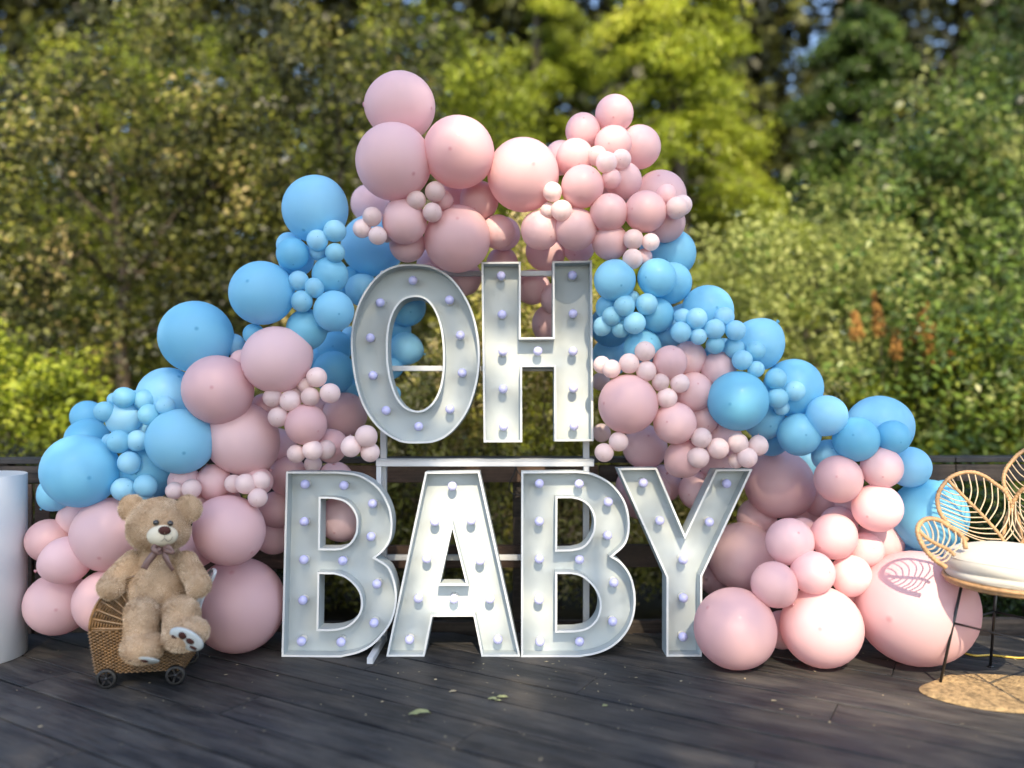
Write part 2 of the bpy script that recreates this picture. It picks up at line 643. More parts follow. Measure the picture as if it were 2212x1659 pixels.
def build_fence():
    f = empty('wooden_fence', (0, 5.8, 0))
    tag(f, 'dark wooden rail fence along the back edge of the deck, behind the letters and balloons', 'fence')

    def plank(name, x0, x1, z, h, t, mat, dy=0.0, slope=0.0):
        y0, y1 = fence_y(x0) + dy, fence_y(x1) + dy
        L = math.hypot(x1 - x0, y1 - y0)
        mb = MB()
        mb.box((0, 0, 0), (L - 0.006, t, h), bev=0.004)
        o = mb.build(name, mat, f)
        o.location = Vector(((x0 + x1) / 2, (y0 + y1) / 2, z)) - f.location
        o.rotation_euler = (0, -slope, math.atan2(y1 - y0, x1 - x0))
        return o
    for i, (a, b) in enumerate([(-6.1, -3.0), (-3.0, 0.62), (0.62, 3.2), (3.2, 6.1)]):
        plank('cap_board', a, b, 1.205, 0.038, 0.17, M['cap'])
        plank('top_rail', a, b, 1.11, 0.12, 0.045, M['fencebrown'] if i == 1 else M['fence'], dy=-0.07)
        plank('middle_rail', a, b, 0.52, 0.16, 0.045, M['fencebrown'] if i == 1 else M['fence'], dy=-0.07)
        plank('bottom_rail', a, b, -0.01, 0.14, 0.045, M['fence'], dy=-0.07)
    for x in (-5.6, -3.62, -1.75, 0.05, 1.95, 4.1, 5.8):
        mb = MB()
        mb.box((0, 0, 0), (0.089, 0.089, 1.62), bev=0.004)
        o = mb.build('post', M['fence'], f)
        o.location = Vector((x, fence_y(x), 0.375)) - f.location
    # short upright boards at the left end
    for x in (-3.42, -3.30):
        mb = MB()
        mb.box((0, 0, 0), (0.10, 0.02, 1.05), bev=0.002)
        o = mb.build('picket', M['fencebrown'], f)
        o.location = Vector((x, fence_y(x) - 0.104, 0.52)) - f.location


build_fence()

# ------------------------------------------------------------------ steel stand that carries OH
STAND_Y = 5.47


def build_stand():
    s = empty('metal_stand', (0.03, STAND_Y, 0))
    tag(s, 'white steel frame stand with a shelf, carrying the letters O and H', 'stand')

    def bar(name, a, b, w=0.042, mat=None):
        a, b = Vector(a), Vector(b)
        d = b - a
        mb = MB()
        mb.box((0, 0, 0), (w, w, d.length), bev=0.003)
        o = mb.build(name, mat or M['steel'], s)
        o.location = (a + b) / 2 - s.location
        o.rotation_mode = 'QUATERNION'
        o.rotation_quaternion = d.to_track_quat('Z', 'Y')
        return o
    xl, xr = P(829, 0, STAND_Y).x, P(1266, 0, STAND_Y).x
    ztop = P(0, 592, STAND_Y).z
    bar('upright', (xl, STAND_Y, 0.0), (xl, STAND_Y, ztop + 0.02))
    bar('upright', (xr, STAND_Y, 0.0), (xr, STAND_Y, ztop + 0.02))
    for y in (591, 796, 1204):
        z = P(0, y, STAND_Y).z
        bar('crossbar', (xl + 0.022, STAND_Y, z), (xr - 0.022, STAND_Y, z), 0.036)
    # shelf: a front bar, two arms and a board
    SHY = 5.337
    zf = P(0, 1001, SHY).z
    x0, x1 = P(813, 0, SHY).x, P(1283, 0, SHY).x
    bar('shelf_bar', (x0, SHY, zf), (x1, SHY, zf), 0.038)
    bar('shelf_bar', (x0, STAND_Y - 0.045, zf), (x1, STAND_Y - 0.045, zf), 0.034)
    for x in (x0 + 0.04, (x0 + x1) / 2, x1 - 0.04):
        bar('shelf_arm', (x, SHY + 0.021, zf), (x, STAND_Y - 0.065, zf), 0.03)
    mb = MB()
    mb.box(((x0 + x1) / 2, (SHY + STAND_Y) / 2 - 0.03, zf + 0.0235), (x1 - x0, STAND_Y - SHY - 0.01, 0.006))
    mb.build('shelf', M['steel'], s, local=s.location)
    for xx in (819, 1266):
        x = P(xx, 0, SHY).x
        bar('front_leg', (x, SHY, 0.04 if xx == 819 else zf - 0.10), (x, SHY, zf - 0.02), 0.034)
    # feet reaching forward
    a, b = G(799, 1428, 0.02), Vector((xl, STAND_Y - 0.025, 0.02))
    bar('foot', a, b, 0.04)
    a2 = Vector((xr + 0.03, 5.32, 0.02))
    bar('foot', a2, (xr, STAND_Y - 0.025, 0.02), 0.04)
    return s


build_stand()

# ------------------------------------------------------------------ marquee letters
def Z1(p): return (725.8 + 0.27083 * p[0], 529.95 + 0.27083 * p[1])
def Z2(p): return (576.04 + 0.27083 * p[0], 979.3 + 0.27083 * p[1])
def Z3(p): return (1082.95 + 0.27083 * p[0], 979.3 + 0.27083 * p[1])


def smooth2(pts, n=4):
    return [(v.x, v.y) for v in catmull([(a, b, 0) for a, b in pts], True, n)]


def seg_smooth(pts, corners, n=4):
    """closed loop; smooth spans between the listed corner indices, straight at them"""
    N = len(pts)
    out = []
    cs = sorted(corners)
    for a, b in zip(cs, cs[1:] + [cs[0] + N]):
        run = [pts[i % N] for i in range(a, b + 1)]
        if len(run) == 2:
            out.append(run[0])
        else:
            c = catmull([(x, y, 0) for x, y in run], False, n)
            out += [(v.x, v.y) for v in c[:-1]]
    return out


LET = {}
LET['O'] = dict(z=Z1, outer=smooth2([(620,148),(740,160),(850,205),(950,290),(1040,420),(1100,560),(1135,720),(1147,880),(1135,1040),(1100,1190),(1045,1330),(960,1450),(870,1530),(770,1572),(650,1580),(540,1575),(450,1540),(350,1470),(265,1370),(200,1250),(155,1100),(128,940),(118,780),(128,640),(165,500),(220,380),(300,270),(390,195),(500,155)], 3),
    holes=[smooth2([(625,412),(700,425),(760,480),(810,580),(840,700),(853,850),(850,1000),(828,1130),(785,1230),(730,1290),(670,1318),(600,1310),(540,1275),(485,1200),(445,1090),(420,960),(413,820),(418,700),(440,590),(480,500),(540,435)], 3)],
    bulbs=[(615,280),(905,437),(992,718),(1007,1018),(909,1308),(660,1445),(400,1318),(296,1037),(275,738),(354,457)], depth=5.24, base=957)
LET['H'] = dict(z=Z1, outer=[(1160,133),(1474,130),(1474,734),(1730,732),(1728,127),(2042,120),(2054,1562),(1742,1564),(1740,970),(1484,970),(1486,1570),(1178,1572)], holes=[],
    bulbs=[(1317,245),(1325,552),(1331,848),(1333,1146),(1337,1445),(1610,845),(1885,240),(1890,545),(1890,845),(1893,1140),(1898,1442)], depth=5.24, base=955)
B1o = [(155,150),(560,150),(700,165),(800,205),(890,275),(955,370),(995,480),(1003,600),(985,700),(935,780),(868,838),(960,895),(1000,960),(1028,1050),(1038,1150),(1025,1260),(985,1370),(920,1460),(840,1540),(740,1595),(620,1625),(520,1632),(118,1628)]
LET['B'] = dict(z=Z2, outer=seg_smooth(B1o, [0, 1, 10, 21, 22]),
    holes=[seg_smooth([(430,366),(530,368),(610,388),(670,435),(708,500),(716,560),(708,640),(670,710),(610,752),(540,764),(425,762)], [0, 1, 9, 10]),
           seg_smooth([(420,968),(540,970),(620,995),(690,1050),(738,1120),(752,1200),(740,1270),(700,1330),(640,1378),(560,1402),(480,1408),(412,1406)], [0, 1, 10, 11])],
    bulbs=[(308,250),(617,260),(846,405),(302,548),(833,668),(298,852),(608,860),(290,1175),(880,1045),(279,1502),(594,1507),(857,1355)], depth=5.10, base=1420)
LET['A'] = dict(z=Z2, outer=[(1265,148),(1697,142),(2024,1620),(1714,1622),(1650,1302),(1322,1304),(1258,1620),(953,1622)], holes=[[(1481,600),(1590,1040),(1382,1040)]],
    bulbs=[(1481,262),(1342,545),(1632,535),(1277,840),(1703,855),(1210,1157),(1494,1160),(1781,1160),(1140,1485),(1845,1485)], depth=5.12, base=1418.5)
B2o = [(160,145),(600,140),(700,152),(800,190),(890,250),(970,350),(1010,450),(1024,560),(1015,660),(980,740),(890,822),(950,860),(1010,930),(1050,1020),(1070,1130),(1068,1240),(1045,1340),(1000,1430),(930,1510),(840,1570),(720,1610),(600,1625),(158,1625)]
LET['B2'] = dict(z=Z3, outer=seg_smooth(B2o, [0, 1, 10, 21, 22]),
    holes=[seg_smooth([(448,358),(560,358),(630,375),(690,415),(728,480),(740,550),(728,630),(690,700),(640,745),(560,765),(445,768)], [0, 1, 9, 10]),
           seg_smooth([(446,962),(560,962),(630,980),(700,1030),(755,1100),(785,1190),(775,1280),(735,1350),(670,1395),(590,1412),(445,1415)], [0, 1, 9, 10])],
    bulbs=[(303,240),(620,243),(852,387),(302,543),(845,655),(302,843),(622,847),(300,1167),(897,1030),(887,1340),(307,1500),(623,1500)], depth=5.12, base=1419.4)
LET['Y'] = dict(z=Z3, outer=[(928,118),(1240,115),(1466,648),(1712,128),(2004,126),(1603,980),(1600,1622),(1317,1622),(1318,990)], holes=[],
    bulbs=[(1131,235),(1262,537),(1448,848),(1450,1153),(1447,1462),(1795,240),(1657,547)], depth=5.12, base=1418.5)

LABELS = {
    'O': 'white marquee letter O with ten unlit round bulbs, mounted on the upper frame',
    'H': 'white marquee letter H with eleven unlit round bulbs, right of the O',
    'B': 'white marquee letter B standing on the deck, leftmost letter of BABY',
    'A': 'white marquee letter A standing on the deck, brightly lit by the sun',
    'B2': 'white marquee letter B standing on the deck between the A and the Y',
    'Y': 'white marquee letter Y standing on the deck, last letter of BABY',
}
LEAN = R(2.5)
WALL_T, WALL_D, WELL = 0.013, 0.155, 0.105
LETTER_POLYS = []   # outlines in view pixels, for keeping balloons behind them


def signed_area(p):
    return 0.5 * sum(p[i][0] * p[(i + 1) % len(p)][1] - p[(i + 1) % len(p)][0] * p[i][1] for i in range(len(p)))


def offset_loop(p, t):
    """offset to the left of the walking direction"""
    n = len(p)
    out = []
    for i in range(n):
        a, b, c = Vector(p[i - 1]), Vector(p[i]), Vector(p[(i + 1) % n])
        d1, d2 = (b - a).normalized(), (c - b).normalized()
        n1, n2 = Vector((-d1.y, d1.x)), Vector((-d2.y, d2.x))
        m = n1 + n2
        if m.length < 1e-6: m = n1
        m.normalize()
        k = min(3.2, 1.0 / max(0.2, m.dot(n1)))
        out.append((b.x + m.x * t * k, b.y + m.y * t * k))
    return out


BULB = MB()
BULB.lathe([(0, 0.036)] + [(0.0305 * math.sin(a), 0.0055 + 0.0305 * math.cos(a)) for a in [math.pi * k / 12 for k in range(1, 11)]] + [(0.017, -0.026), (0, -0.026)], seg=24)
bulb_me = BULB.mesh('bulb')
bulb_me.materials.append(M['bulb'])
SOCK = MB()
SOCK.lathe([(0, 0.030), (0.0175, 0.030), (0.0185, 0.010), (0.024, 0.006), (0.026, 0.0), (0, 0.0)], seg=20)
sock_me = SOCK.mesh('socket')
sock_me.materials.append(M['socket'])


def build_letter(key):
    L = LET[key]
    zf, dep, base = L['z'], L['depth'], L['base']
    outer_px = [zf(p) for p in L['outer']]
    holes_px = [[zf(p) for p in h] for h in L['holes']]
    LETTER_POLYS.append((outer_px, holes_px))
    xs = [p[0] for p in outer_px]
    cxp = (min(xs) + max(xs)) / 2
    p0 = P(cxp, base, dep)
    if key in 'OH':
        z0 = p0.z
    else:
        z0 = 0.0
        p0 = G(cxp, base + 0.001)
        dep = p0.y
    org = Vector((p0.x, dep, z0))
    up = Vector((0, math.sin(LEAN), math.cos(LEAN)))
    nrm = Vector((0, -math.cos(LEAN), math.sin(LEAN)))   # faces the viewer
    cpos = Vector((0, 0, CAM_H))

    def loc(px, off=0.0):
        d = P(px[0], px[1], 1.0) - cpos
        o = org + nrm * off
        t = (o - cpos).dot(nrm) / d.dot(nrm)
        q = cpos + d * t - org
        return (q.x, q.dot(up))
    outer = [loc(p) for p in outer_px]
    holes = [[loc(p) for p in h] for h in holes_px]
    ymin = min(p[1] for p in outer)
    if key not in 'OH':     # stand flat on the deck
        outer = [(x, max(0.0, y - ymin) if y - ymin > 0.003 else 0.0) for x, y in outer]
        holes = [[(x, y - ymin) for x, y in h] for h in holes]
    if signed_area(outer) < 0: outer.reverse()
    for h in holes:
        if signed_area(h) > 0: h.reverse()
    root = empty('marquee_letter', org)
    root.rotation_euler = (-LEAN, 0, 0)
    tag(root, LABELS[key], 'letter')
    # local frame of the root: X right, Z up the face, -Y to the viewer

    def L3(p, dd): return Vector((p[0], dd, p[1]))
    loops = [outer] + holes
    for li, lp in enumerate(loops):
        n = len(lp)
        ins = offset_loop(lp, WALL_T)
        V = [L3(p, 0) for p in lp] + [L3(p, 0) for p in ins] + [L3(p, WALL_D) for p in lp] + [L3(p, WALL_D) for p in ins]
        F = []
        for i in range(n):
            j = (i + 1) % n
            F += [(i, j, n + j, n + i), (j, i, 2 * n + i, 2 * n + j), (n + i, n + j, 3 * n + j, 3 * n + i), (2 * n + j, 2 * n + i, 3 * n + i, 3 * n + j)]
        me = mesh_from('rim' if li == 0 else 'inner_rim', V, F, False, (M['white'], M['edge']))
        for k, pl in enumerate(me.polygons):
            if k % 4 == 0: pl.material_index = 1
        obj('rim' if li == 0 else 'inner_rim', me, None, root)
    ins_all = [offset_loop(lp, WALL_T * 0.6) for lp in loops]
    flat = [p for lp in ins_all for p in lp]
    tris = tessellate_polygon([[Vector((p[0], p[1], 0)) for p in lp] for lp in ins_all])
    nf = len(flat)
    V = [L3(p, WELL) for p in flat] + [L3(p, WELL + 0.012) for p in flat]
    F = []
    for a, b, c in tris:
        A, B, C = Vector(flat[a]), Vector(flat[b]), Vector(flat[c])
        cr = (B - A).cross(C - A)
        if cr > 0: F += [(a, b, c), (nf + c, nf + b, nf + a)]
        else: F += [(c, b, a), (nf + a, nf + b, nf + c)]
    bmx = bmesh.new()
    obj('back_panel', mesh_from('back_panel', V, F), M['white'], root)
    bmx.free()
    for b in L['bulbs']:
        x, y = loc(zf(b), -WELL + 0.055)
        if key not in 'OH': y -= ymin
        so = obj('bulb', bulb_me, None, root)
        so.location = (x, WELL - 0.055, y)
        so.rotation_euler = (R(90) + random.uniform(-0.12, 0.12), random.uniform(-0.1, 0.1), 0)
        sk = obj('socket', sock_me, None, so)
        sk.location = (0, 0, -0.055)
    return root


for k in ('O', 'H', 'B', 'A', 'B2', 'Y'):
    build_letter(k)
# ------------------------------------------------------------------ balloon garland
# colour, column, row, radius (2212 px view), layer (higher = nearer), flag: g = rests on the deck, f = in front of letters
BAL = [
('b',424,728,78,3),('b',505,745,24,1),('b',362,858,64,2),('b',189,900,35,2),('b',189,950,46,2.5),('b',174,1017,79,4),('b',122,1065,38,2),
('c',267,859,23,5),('c',247,863,15,3),('c',314,864,23,5),('c',226,889,22,5),('c',357,876,20,5),('c',322,896,23,6),('c',267,905,37,4),('b',305,925,30,2),
('c',257,954,25,6),('c',297,952,23,5),('c',235,951,14,3),('c',279,999,24,5),('c',266,1057,25,5),('c',314,1049,24,5),('c',309,1075,22,5),
('b',390,953,71,4),('b',318,1015,62,1),('b',292,857,14,3),
('p',471,842,75,5),('p',522,780,25,2),('p',524,947,77,5),('p',596,777,72,6),
('b',721,672,44,5),('b',663,711,44,4),('b',724,750,37,3),('b',721,803,45,4),('c',757,725,20,3),('b',757,838,26,2),('b',548,722,23,3),('b',685,770,30,1),
('l',684,815,22,7),('l',660,832,17,5),('l',589,859,21,7),('l',627,866,23,8),('l',638,855,20,6),('l',670,857,20.5,8),('l',713,849.5,22,8),('l',601,901,22,7),
('p',575,880,30,5),('p',661,917,45,6),('p',745,896,48,5),('p',690,880,20,3),('p',715,962,36,4),('p',598,965,40,3),
('l',675,972,22,8),('l',704,971,21,7),('l',640,980,20,7),('l',676,1003,19,6),('l',791,942.5,24,7),('l',758,965.5,22,6),('l',799.5,977,21,6),
('p',724,1035,38,4),('p',622,1028,42,4),('p',462,1043,38,4),('l',377,1060,19,6),('l',414,1056,21,7),('l',505,1045,20,6),('l',530,1045,22,8),('l',563,1038,20,5),('l',557,1075,21,7),
('p',560,1040,30,3),('p',596,1100,39,4),('p',398,1040,34,2),('p',437,1085,20,2),('p',496,1146,75,5),
('p',237,1155,79,3),('p',163,1122,38,2),('p',105,1168,46,2),('p',143,1210,51,4),('p',125,1304,67,2),('p',228,1300,67,2.5),('p',425,1180,45,2),
('p',515,1306,100,4,'g'),('p',592,1155,42,3),('p',600,1000,45,1),('p',560,1010,40,1),('p',640,1085,42,1),('p',480,1090,38,1),('p',738,1120,50,1),
('b',681,452,71,5),('c',723,499,24,7),('c',685.5,519,23,8),('c',724,546,21,7),('c',687,543,20,5),('b',632,549,35,5),('b',625,530,28,3),('b',640,560,38,4),
('b',805,531,67,4),('b',713,594,39,5),('c',645,607,22,7),('c',679,621,21,8),('c',652,651,23.5,8),('b',566,633,69,5),('b',785,627,36,3),('b',760,600,25,2),
('b',740,625,30,1),('b',700,690,30,1),('b',880,665,40,2),('b',850,712,38,1),('b',876,753,36,2),('b',846,795,24,1),('b',848,850,18,0),
('p',866,230,74,3),('p',850.5,350,82,6),('p',991,329,77,4),('p',1130,378,78,5),('p',1212,340,36,3),('p',800,440,42,3),
('l',940,414,22,8),('l',899,433,21,8),('l',934,459,21,8),('p',955,432,22,6),('p',874,479,48,7),('l',804,468,21,8),('l',782,494,20,7),('l',816,509,20,8),('l',836,510,14,5),
('p',988,516,72,7,5.22),('p',880,528,39,5),('p',1035,433,42,3),('p',985,425,40,2),('p',1075,501,37,5),('p',1087,505,37,4),('p',1085,568,34,3),('p',935,570,35,2),('p',1000,600,40,2),
('p',1150,620,38,3),('p',1203,645,36,4),('p',1195,700,46,3),('p',1178,543,43,3),
('p',1327,246,41,4),('p',1259,283,38,5),('p',1324,311,40,6),('p',1380,318,47,5),('p',1242,341,41,6),('l',1290,337,22,7),('l',1310,351,23,9),('l',1342,344,21.5,8),
('p',1258,403,46,8),('p',1320,386,22,6),('p',1346,390,40,5),('p',1330,405,38,3),('l',1193,414,21,7),('l',1184,455,17,6),('l',1214,455,23,9),('p',1315,459,41,8),('p',1394,457,45,8),
('p',1425,425,57,4),('p',1438,421,22,7),('l',1473,443,22,7),('l',1462,449,24,9),('p',1438,482,42,5),('p',1168,497,43,5),('p',1243,495,46,6),('p',1318,523,39,5),('p',1250,533,35,3),
('l',1368,517,22,8),('l',1405.6,522.7,19,7),('l',1366.6,559,22,9),('p',1391,555,18,5),('b',1450,548,53,3),('b',1410,545,30,2),('b',1328,605,45,6),('b',1419,600,42,7),('b',1450,611,44,5),
('b',1528,672,56,3),('c',1349,660.7,23.5,9),('c',1397,657,23.5,9),('c',1322,682.7,21,8),('c',1302.5,704,21,8),('c',1371,698,24,9),('c',1365,646,18,6),('b',1312,662,25,4),('c',1341,710,20,5),
('b',1418,681,38,5),('b',1320,705,45,2),('b',1440,715,40,2),('b',1388,752,41,4),('b',1320,770,42,2),
('c',1505,688,23,8),('c',1475,684,18,6),('c',1471,718,22,8),('c',1564,685,22,7),('c',1544,711,22,9),('c',1589,714,22,8),('c',1509,727,18,6),('c',1545,745,20,6),
('c',1586.6,753,22,8),('c',1632.5,757.6,21,7),('c',1603,778,22,9),('c',1633,797.6,18,7),('b',1636,745,56,4),('b',1480,700,45,1),('b',1560,770,40,1),
('l',1300,788,19,7),('l',1321,797,20,8),('l',1359,785,22,7),('l',1393,759,22,9),('l',1396,802,22,9),('l',1298,824,20,7),('p',1447,783,37,6),('p',1488,775,38,5),('p',1552,798,38,6),
('l',1427,825,19,8),('l',1468.6,828,21,8),('p',1356,873,64,7),('p',1497,846,43,6),('l',1440.6,860,22.5,9),('p',1458,914,46,7),('p',1393,965,48,5),('b',1594,866,65,7),
('l',1299.6,935,20,7),('l',1336,954,21,7),('l',1305,977.6,20.5,7),('p',1478,990,42,4),('l',1515,946,22.5,9),('l',1509,988.6,23,9),('l',1551.6,968.6,23,8),('l',1594,957,22,8),('l',1638,963,21.5,7),('l',1614,988.6,22,9),('l',1590,995,17,6),
('p',1517,905,35,3),('p',1560,945,42,3),('p',1550,1000,40,2),('b',1650,905,45,2),('b',1665,945,40,1),('c',1675.6,818,23,8),('c',1717,845,22,8),('c',1678.7,860,22.5,9),('c',1688,880,17,6),
('b',1713,838,63,5),('b',1726.5,938.7,46,7),('b',1786,897.5,43.5,8),('b',1849,948.7,48.5,8),('b',1898,925,70,4),('b',1929,944,36,6),('b',1965,1009,44,4),('b',1790,985,36,5),('b',1740,1000,35,2),
('p',1683,1045,73,6),('p',1811,1035,51,7),('p',1904.5,1010,44,8),('b',2007,1114,78,4,5.2),('b',2040,1062,25,2),
('p',1895,1097,52,8),('p',1811,1134,40,5),('p',1801,1159,49,8),('p',1706,1170,51,7),('p',1735,1152,34,5),('p',1870,1188,38,6),('p',1838,1242,43,7),('p',1756,1237,46,9,'f'),('p',1672,1262,49,8,'f'),
('p',1605,1203,74,5),('p',1635,1120,42,4),('p',1740,1110,42,3),('p',1775,1075,42,4),('p',1840,1095,35,3),('p',1900,1170,50,4),('p',1587,1357,86,9,'g'),('p',1774.5,1354,86,7,'g'),
('p',1690,1360,40,3),('p',1545,1250,35,3),('p',1979,1313,123,6,'g'),('p',1842,1280,30,3),('b',1960,1180,40,2),('b',2050,1200,36,2),
('p',1390,1065,58,3),('p',1430,1045,42,3),('p',1508,1060,42,4),
]


def in_poly(x, y, poly):
    c = False
    n = len(poly)
    for i in range(n):
        x1, y1 = poly[i]
        x2, y2 = poly[(i + 1) % n]
        if (y1 > y) != (y2 > y) and x < (x2 - x1) * (y - y1) / (y2 - y1) + x1:
            c = not c
    return c


def circle_hits(x, y, r, poly):
    if in_poly(x, y, poly): return True
    n = len(poly)
    p = Vector((x, y))
    for i in range(n):
        a, b = Vector(poly[i]), Vector(poly[(i + 1) % n])
        ab = b - a
        t = max(0, min(1, (p - a).dot(ab) / max(1e-9, ab.dot(ab))))
        if (a + ab * t - p).length < r: return True
    return False


def balloon_mesh(name, seg=36, rings=24):
    V, F = [], []
    prof = []
    for i in range(rings + 1):
        th = math.pi * i / rings
        r, z = math.sin(th), math.cos(th)
        if z < 0:
            z *= 1 + 0.13 * z * z
            r *= 1 - 0.05 * (-math.cos(th)) ** 3
        prof.append((r, z))
    prof[0] = (0, 1.012)
    prof = [(0, 1.012), (0.03, 1.008)] + prof[1:-1]
    zt = -1.13
    prof += [(0.045, zt), (0.035, zt - 0.05), (0.06, zt - 0.09), (0.075, zt - 0.13), (0.0, zt - 0.12)]
    mb = MB()
    mb.lathe(prof, seg=seg)
    return mb.mesh(name)


def build_garland():
    g = empty('balloon_garland', (0.0, 5.3, 0.0))
    tag(g, 'large organic garland of sky blue and pink balloons arching over the white marquee letters', 'balloon garland')
    protos = {}
    for key, mt in (('b', 'blue'), ('c', 'paleblue'), ('p', 'pink'), ('l', 'pale')):
        me = balloon_mesh('balloon')
        me.materials.append(M[mt])
        protos[key] = me
    items = []
    for i, it in enumerate(BAL):
        items.append(dict(c=it[0], x=it[1], y=it[2], r=it[3], L=it[4], f=(it[5] if len(it) > 5 and isinstance(it[5], str) else ''), fix=(it[5] if len(it) > 5 and not isinstance(it[5], str) else None)))
    items.sort(key=lambda d: (-('g' in d['f']) * 0, -d['L']))
    K = 0.86
    placed = [d for d in items if 'g' in d['f'] or d['fix']]
    for d in placed:
        if d['fix']:
            d['z'] = d['fix']
            continue
        d['z'] = CAM_H * FPX / (d['y'] - HY + d['r'])
    for d in items:
        if 'z' in d: continue
        z = 5.0 if d['r'] < 30 else 5.03
        if 'f' in d['f']: z = 4.9
        behind = any(circle_hits(d['x'], d['y'], d['r'] - 1, poly) for poly, hs in LETTER_POLYS) and not d['f']
        if behind:
            zz = 5.36 if d['y'] > 990 else 5.50
            z = max(z, zz / (1 - d['r'] / FPX * 0.96))
        for e in placed:
            if e['L'] < d['L']: continue
            dx = math.hypot(d['x'] - e['x'], d['y'] - e['y'])
            if dx >= d['r'] + e['r']: continue
            zm = e['z']
            Ri, Rj, dd = d['r'] * zm / FPX, e['r'] * zm / FPX, dx * zm / FPX
            s = (K * (Ri + Rj)) ** 2 - dd * dd
            # a big one in front hides a small one behind anyway: less push is needed
            if s > 0:
                z = max(z, min(e['z'] + math.sqrt(s), e['z'] + 0.30))
        d['z'] = min(z, 6.0)
        placed.append(d)
    for d in placed:
        z = d['z']
        rad = d['r'] * z / FPX
        c = P(d['x'], d['y'], z)
        o = obj('balloon', protos[d['c']], None, g)
        o.location = c - g.location
        sx = random.uniform(0.985, 1.015)
        o.scale = (rad * sx, rad / sx * 1.0, rad * random.uniform(0.99, 1.02))
        view = (Vector((0, 0, CAM_H)) - c).normalized()
        spread = 0.35 if random.random() < 0.32 else 1.3
        ax = (view + Vector((random.gauss(0, spread), random.gauss(0, spread * 0.4), random.gauss(0, spread)))).normalized()
        if ax.dot(view) < 0.1:
            ax = (ax + view * 1.2).normalized()
        o.rotation_mode = 'QUATERNION'
        o.rotation_quaternion = ax.to_track_quat('Z', 'Y') @ Quaternion((0, 0, 1), random.uniform(0, 6.28))
        size = 'small' if d['r'] < 26 else ('medium' if d['r'] < 56 else 'large')
        o['label'] = size + ' ' + {'b': 'sky blue', 'c': 'light blue', 'p': 'pink', 'l': 'pale pink'}[d['c']] + ' balloon'


build_garland()

# ------------------------------------------------------------------ white pedestal at the left edge
def build_pedestal():
    r, h = 0.275, 1.165
    x = P(-48, 0, 5.15).x
    mb = MB()
    mb.lathe([(0, 0), (r - 0.004, 0), (r, 0.004), (r, h - 0.003), (r - 0.003, h), (0, h)], seg=96)
    o = mb.build('pedestal', M['pedestal'])
    o.data.polygons.foreach_set('use_smooth', [abs(p.normal.z) < 0.3 for p in o.data.polygons])
    o.location = (x, 5.15, 0)
    tag(o, 'plain white cylindrical pedestal at the left edge of the deck', 'pedestal')


build_pedestal()


